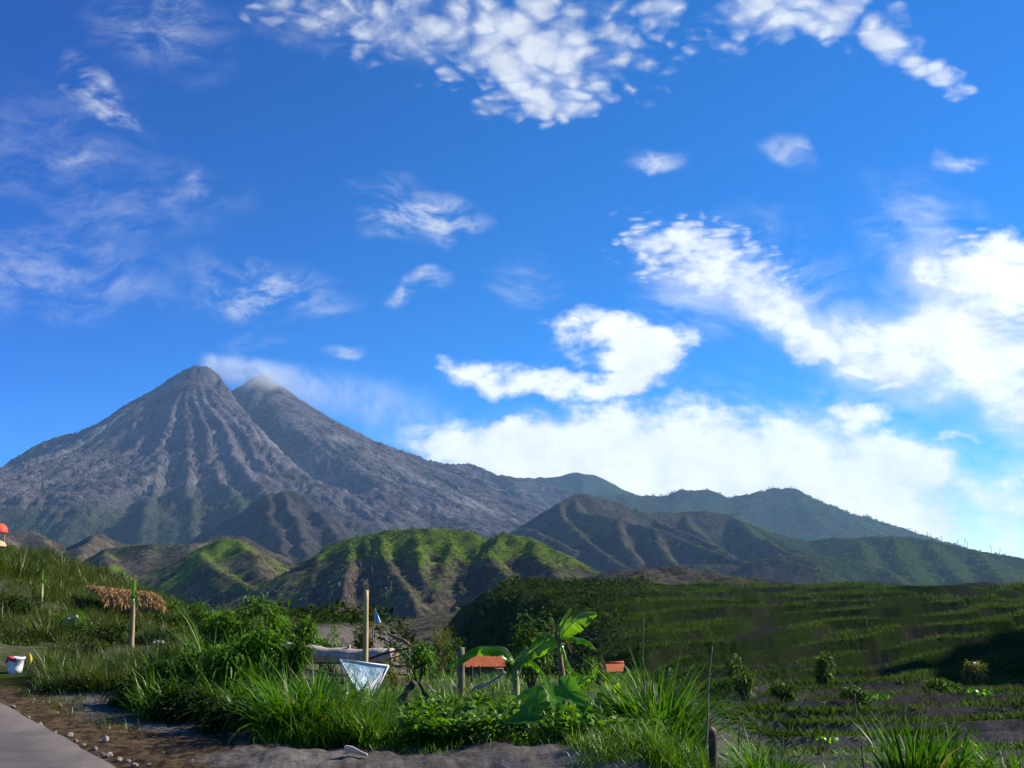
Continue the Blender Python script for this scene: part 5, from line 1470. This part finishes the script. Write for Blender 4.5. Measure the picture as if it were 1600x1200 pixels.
def reed(px, py, D, n, L, W, rad, label, mat=None, lean=(0.05, 0.6), curl=(0.5, 1.9), name='grass_clump', cat='grass clump', seg=7):
    b = pt(px, py, D); b[2] = gz(b[0], b[1])
    root = thing(name, b, label, cat)
    v, f, a = clump(b, n, L, W, rad, lean, curl, seg)
    mk('blades', v, f, mat or M_cane, root, attrs={'rnd': a})
    MB().tube([b - [0, 0, .06], b + [0.01, 0, L * .12], b + [0.02, 0, L * .4]], [W * 1.2, W * .7, W * .2], 7, .1).build('stalk', M_petiole, root)
    return root
reed(1035, 1135, 8.9, 480, 0.95, 0.030, 0.24, 'big clump of long-bladed cane grass right of the banana plants', lean=(0.02, .75), curl=(.3, 2.0))
reed(1000, 1120, 9.4, 240, 0.75, 0.026, 0.16, 'upright cane grass clump pierced by the thin pole')
reed(1060, 1165, 8.2, 150, 0.5, 0.018, 0.16, 'lower arching grass clump at the foot of the leaning pole')
reed(985, 1165, 8.0, 220, 0.28, 0.009, 0.22, 'soft fine grass clump beside the right end of the ash mound', mat=M_grass)
shrub(300, 1010, 11.2, 110, 'leafy dark-based bush at the left end of the grass thicket', n=2000, L=.15, W=.028, seed=120, mat=M_shrub, droop=.6, lumps=13)
shrub(385, 985, 10.9, 110, 'tall leafy bush rising from the middle of the grass thicket', n=2400, L=.16, W=.028, seed=121, mat=M_weed, droop=.6, lumps=14)
shrub(355, 1060, 9.3, 130, 'low dark bush at the shaded foot of the grass thicket', n=700, L=.11, W=.03, seed=122, mat=M_dark, droop=.5)
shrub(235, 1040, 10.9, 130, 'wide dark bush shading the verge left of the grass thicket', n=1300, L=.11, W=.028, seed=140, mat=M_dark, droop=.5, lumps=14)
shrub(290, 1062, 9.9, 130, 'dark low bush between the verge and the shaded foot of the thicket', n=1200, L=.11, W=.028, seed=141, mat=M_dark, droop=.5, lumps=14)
shrub(455, 985, 11.0, 70, 'leafy bush between the fallen log and the broad-bladed clump', n=1200, L=.14, W=.028, seed=123, mat=M_shrub, droop=.6)
shrub(3, 843, 30.0, 44, 'leafy bush hiding the feet of the red canopy at the left edge', n=600, L=.18, W=.04, seed=131, mat=M_shrub)
shrub(95, 905, 26.0, 60, 'tall feathery bush on the crest of the left bank', n=1000, L=.16, W=.02, seed=132, mat=M_meadow, droop=.2)
shrub(25, 985, 18.0, 80, 'dark brownish bush above the bucket and yellow flag', n=900, L=.12, W=.02, seed=133, mat=M_dark, droop=.3)
shrub(105, 945, 20.0, 60, 'bright green bush between the small banana sapling and the shelter', n=700, L=.11, W=.03, seed=134, mat=M_weed)
shrub(312, 932, 19.0, 76, 'broad dark-green bush right of the thatched roof\'s end', n=900, L=.12, W=.03, seed=135, mat=M_shrub)
shrub(235, 1020, 13.2, 70, 'leafy green bush right of the foot of the slender sapling', n=600, L=.09, W=.022, seed=136, mat=M_weed, droop=.5)
shrub(120, 1035, 12.6, 70, 'low tangled bush between the yellow flag and the slender sapling', n=700, L=.08, W=.018, seed=137, mat=M_shrub, droop=.4)
reed(165, 1040, 12.5, 160, 0.45, 0.014, 0.25, 'bright fresh grass clump left of the slender sapling\'s foot', mat=M_grass)
reed(75, 965, 19.0, 160, 0.8, 0.02, 0.35, 'tall dry-tipped grass clump in the middle of the left bank', mat=M_meadow)
reed(30, 905, 24.0, 160, 0.9, 0.024, 0.4, 'tall grass clump near the top of the left bank', mat=M_meadow)
shrub(40, 930, 21.0, 90, 'dark rounded bush in the meadow below the small banana sapling', n=800, L=.14, W=.03, seed=124, mat=M_dark)
shrub(130, 985, 15.5, 100, 'low olive bush in the meadow left of the slender banana sapling', n=900, L=.10, W=.02, seed=125, mat=M_meadow, droop=.2)
shrub(275, 940, 21.0, 56, 'bushy green shrub at the right end of the thatched shelter', n=800, L=.12, W=.03, seed=126, mat=M_shrub)
reed(470, 1125, 8.9, 420, 0.80, 0.024, 0.34, 'broad-bladed grass clump left of the white board', mat=M_cane)
reed(530, 1130, 8.8, 240, 0.55, 0.020, 0.22, 'arching grass clump at the foot of the white board', mat=M_grass)
reed(405, 1100, 9.7, 260, 0.66, 0.020, 0.32, 'arching grass clump over the shaded left end of the thicket', mat=M_grass, lean=(.1, .9))
reed(310, 1068, 10.8, 260, 0.55, 0.015, 0.32, 'dark grass clump at the thicket\'s left edge', mat=M_grass)
reed(1195, 1180, 9.9, 420, 0.66, 0.017, 0.28, 'dense arching grass clump right of the stout post', mat=M_cane, lean=(.1, .9))
reed(1230, 1185, 9.8, 200, 0.42, 0.010, 0.2, 'finer pale grass clump touching the dense arching clump', mat=M_grass, lean=(.2, .9))
reed(1420, 1190, 9.4, 150, 0.85, 0.030, 0.24, 'upright broad-bladed maize-like clump at the lower right', lean=(.02, .3), curl=(.1, 1.0))
reed(1480, 1190, 9.6, 170, 0.72, 0.032, 0.26, 'spreading broad-bladed clump right of the upright clump', lean=(.1, .7))
reed(1580, 1190, 9.3, 150, 0.60, 0.026, 0.24, 'broad-bladed clump in the lower right corner of the field', lean=(.1, .6))
reed(1535, 1195, 9.0, 130, 0.25, 0.03, 0.2, 'low leafy clump between the broad-bladed clumps', mat=M_weed)
reed(1300, 1195, 9.3, 90, 0.26, 0.012, 0.2, 'low sparse grass clump near the thin dark stake', mat=M_grass)
reed(1178, 1150, 11.5, 60, 0.42, 0.022, 0.10, 'tufted young cane shoots behind the dense arching clump', lean=(.05, .5))

def seedling(px, py, D, h, label, n=6, w=.06, mat=None, upright=False, name='banana_seedling', cat='banana plant'):
    b = pt(px, py, D); b[2] = gz(b[0], b[1])
    root = thing(name, b, label, cat)
    top = b + np.array([0, 0, h * .45])
    MB().tube([b - [0, 0, .05], top], [h * .05, h * .03], 7, .05).build('stem', M_stem, root)
    g = np.random.default_rng(int(px))
    for k in range(n):
        a = 2 * math.pi * k / n + g.uniform(-.4, .4); e = 0.95 if upright else g.uniform(.45, .85)
        d = np.array([math.cos(a), math.sin(a) * .8, 0])
        L = h * g.uniform(.5, .75)
        torn_leaf('leaf', [top, top + d * L * .35 + [0, 0, L * e * .6], top + d * L * .8 + [0, 0, L * e * .6], top + d * L * 1.1 + [0, 0, L * e * .2]], w * h, mat or M_banana, root, (35, 35), 2, int(px) + k, n=16, rib=.004)
    return root
seedling(1293, 1146, 15, .34, 'banana seedling with pale shiny leaves on the field right of the dense grass clump', 5, .26)
seedling(642, 972, 16.5, .75, 'young banana plant in front of the ravine left of the feathery bush', 6, .20)
seedling(1372, 1092, 24, .5, 'tiny pale banana seedling further back on the terraces', 4, .25)
seedling(1533, 1092, 25, .6, 'tiny banana seedling on the right terraces below the feathery bush', 5, .25)

def sapling():
    b, D = hit(206, 1012)
    root = thing('banana_sapling', b, 'slender banana sapling with a bare pale trunk in front of the thatched shelter', 'banana plant')
    top = pt(208, 936, D)
    MB().tube(spl([b - [0, 0, .1], pt(206.5, 985, D), pt(208, 955, D), top], 16), np.linspace(.050, .026, 16), 8, .08, 5).build('stem', simple_mat('tan_stem', (0.24, 0.16, 0.085), (0.46, 0.34, 0.20), 9, 0.7, 0.3, 20, stretch=(1, 1, .2)), root)
    torn_leaf('leaf', [top, pt(208.5, 925, D), pt(209, 912, D), pt(210, 899, D)], 0.075, M_squash, root, (15, 30), 2, 5, roll=1.3)
    torn_leaf('leaf', [top, pt(210, 930, D), pt(213, 922, D - .1), pt(214, 938, D - .1)], 0.05, M_banana, root, (50, 50), 2, 6)
    torn_leaf('leaf', [top, pt(206, 932, D), pt(204, 928, D + .1), pt(203, 945, D + .1)], 0.04, M_banana, root, (50, 50), 2, 7)
    torn_leaf('leaf', [pt(208, 945, D), pt(211, 938, D - .1), pt(215, 940, D - .12), pt(216, 952, D - .12)], 0.05, M_banana, root, (50, 50), 2, 8)
sapling()
def sapling2():
    b, D = hit(66, 934)
    D = min(D, 22); b = pt(66, 934, D); b[2] = gz(b[0], b[1])
    root = thing('banana_sapling', b, 'small banana sapling with a rolled green leaf in the meadow left of the shelter', 'banana plant')
    top = pt(66, 912, D)
    MB().tube([b - [0, 0, .1], top], [.045, .03], 8, .05).build('stem', M_stem, root)
    torn_leaf('leaf', [top, pt(66, 902, D), pt(67, 890, D)], 0.07, M_banana, root, (20, 30), 1, 5, roll=1.0)
    torn_leaf('leaf', [top, pt(68, 906, D), pt(71, 903, D - .1), pt(72, 912, D - .1)], 0.07, M_squash, root, (50, 50), 1, 6)
sapling2()
p0, D_ = hit(100, 982)
D_ = min(D_, 18.0)
stick(pt(97, 976, D_), pt(121, 963, D_), .022, .03, M_palewood, 'curved pale bare branch in the meadow left of the shelter', name='branch', cat='branch', bend=.06, seed=77)

def cloth():
    D = 15.0
    V = []; G = 12
    for i in range(G):
        t = i / (G - 1)
        for j in range(6):
            u = j / 5 - .5
            w = 2 + 8 * t
            V.append(pt(586.5 + 3.5 * t + u * w, 953 + 20 * t, D + .04 * math.sin(j * 2.2 + 3 * t)))
    o = mk('cloth', V, grid_faces(G, 6), simple_mat('blue_cloth', (0.16, 0.34, 0.52), (0.40, 0.58, 0.70), 12, .7, .2), loc=pt(588, 953, D))
    md = o.modifiers.new('thickness', 'SOLIDIFY'); md.thickness = .006
    tag(o, 'strip of light blue cloth hanging from a stick behind the dark bush', 'cloth')
    stick(np.array([*pt(588, 1000, D)[:2], gz(*pt(588, 1000, D)[:2])]), pt(586, 950, D + .02), .014, .009, M_wood, 'thin stick from which the blue cloth strip hangs', seed=78)
cloth()

# dead branches on the terraces
for k, (a, b_, c, d, D_, lab) in enumerate([(1246, 1101, 1330, 1096, 22, 'long pale dead branch lying on the terrace behind the banana seedling'), (1247, 1104, 1262, 1090, 22, 'short crooked end of dead wood at the left of the long branch'), (1257, 1106, 1270, 1101, 20, 'short pale stick in front of the long dead branch'),
                                           (1331, 1100, 1336, 1084, 22, 'upright pale dead stub at the right end of the long branch'), (1232, 1062, 1234, 1036, 28, 'thin grey dead stem standing on the left terraces'), (1153, 1146, 1156, 1120, 12, 'thin pale broken stalk behind the stout post'),
                                           (1262, 1080, 1290, 1098, 23, 'slanting grey branch resting on the long dead branch')]):
    p_, q_ = pt(a, b_, D_), pt(c, d, D_)
    p_[2] = gz(p_[0], p_[1]) + .02
    if abs(d - b_) < 8: q_[2] = gz(q_[0], q_[1]) + .08
    stick(p_, q_, .006 + .0008 * D_, .004 + .0005 * D_, M_wood, lab, name='dead_branch', cat='branch', seed=90 + k, bend=.05)

# dead trees on the hills
def dead_tree(px, pyb, pyt, D, group, label, k, mat):
    b, t = pt(px, pyb, D), pt(px + 1.0 * ((k % 3) - 1), pyt, D)
    b = b - (t - b) * .3
    g = np.random.default_rng(300 + k); s = D / F
    root = thing('dead_tree', b, label, 'dead tree', group)
    MB().tube(spl([b, (b + t) / 2 + g.normal(0, .6 * s, 3), t], 8), np.linspace(.38 * s, .16 * s, 8), 5).build('trunk', mat, root)
    h = np.linalg.norm(t - b); mb = MB()
    for q in range(3):
        p = b + (t - b) * g.uniform(.55, .95); d = np.array([g.choice([-1, 1]) * g.uniform(.2, .5), g.uniform(-.3, .3), g.uniform(.3, .6)]) * h * .35
        mb.tube([p, p + d], [.22 * s, .1 * s], 4)
    mb.build('branches', mat, root)
def hill_depth(label, px, py, dmin, dmax):
    x0, y0, cell, Z, _ = HILLS[label]
    for D in np.linspace(dmin, dmax, 400):
        q = pt(px, py, D); j, i = int((q[0] - x0) / cell), int((D - y0) / cell)
        if 0 <= i < Z.shape[0] and 0 <= j < Z.shape[1] and Z[i, j] >= q[2]: return D
    return dmax
CH = 'rounded green hill with dark eroded gullies behind the wooden stake'
for k, (px, yb, yt) in enumerate([(548, 905, 888), (540, 930, 908), (563, 896, 878), (605, 938, 918), (612, 925, 906), (530, 922, 908), (552, 940, 925), (582, 900, 886), (655, 945, 932), (520, 935, 922)]):
    dead_tree(px, yb, yt, hill_depth(CH, px, yb, 480, 760) - 1, 'bare dead trunks on the central hill', 'pale bare dead trunk on the dark lower flank of the rounded green hill', k, M_palewood)
MH = 'dark ridge of sharp ash spurs with a long green right end'
for k, (px, yb, yt) in enumerate([(1449, 841, 831), (1453, 842, 834), (1472, 846, 836), (1496, 851, 842), (1507, 853, 840), (1512, 854, 846), (1548, 862, 852), (1562, 865, 857), (1440, 841, 836)]):
    dead_tree(px, yb + 1, yt, 2195, 'thin trees along the right ridge line', 'thin leafless tree on the skyline of the long green ridge', 40 + k, M_darkwood)
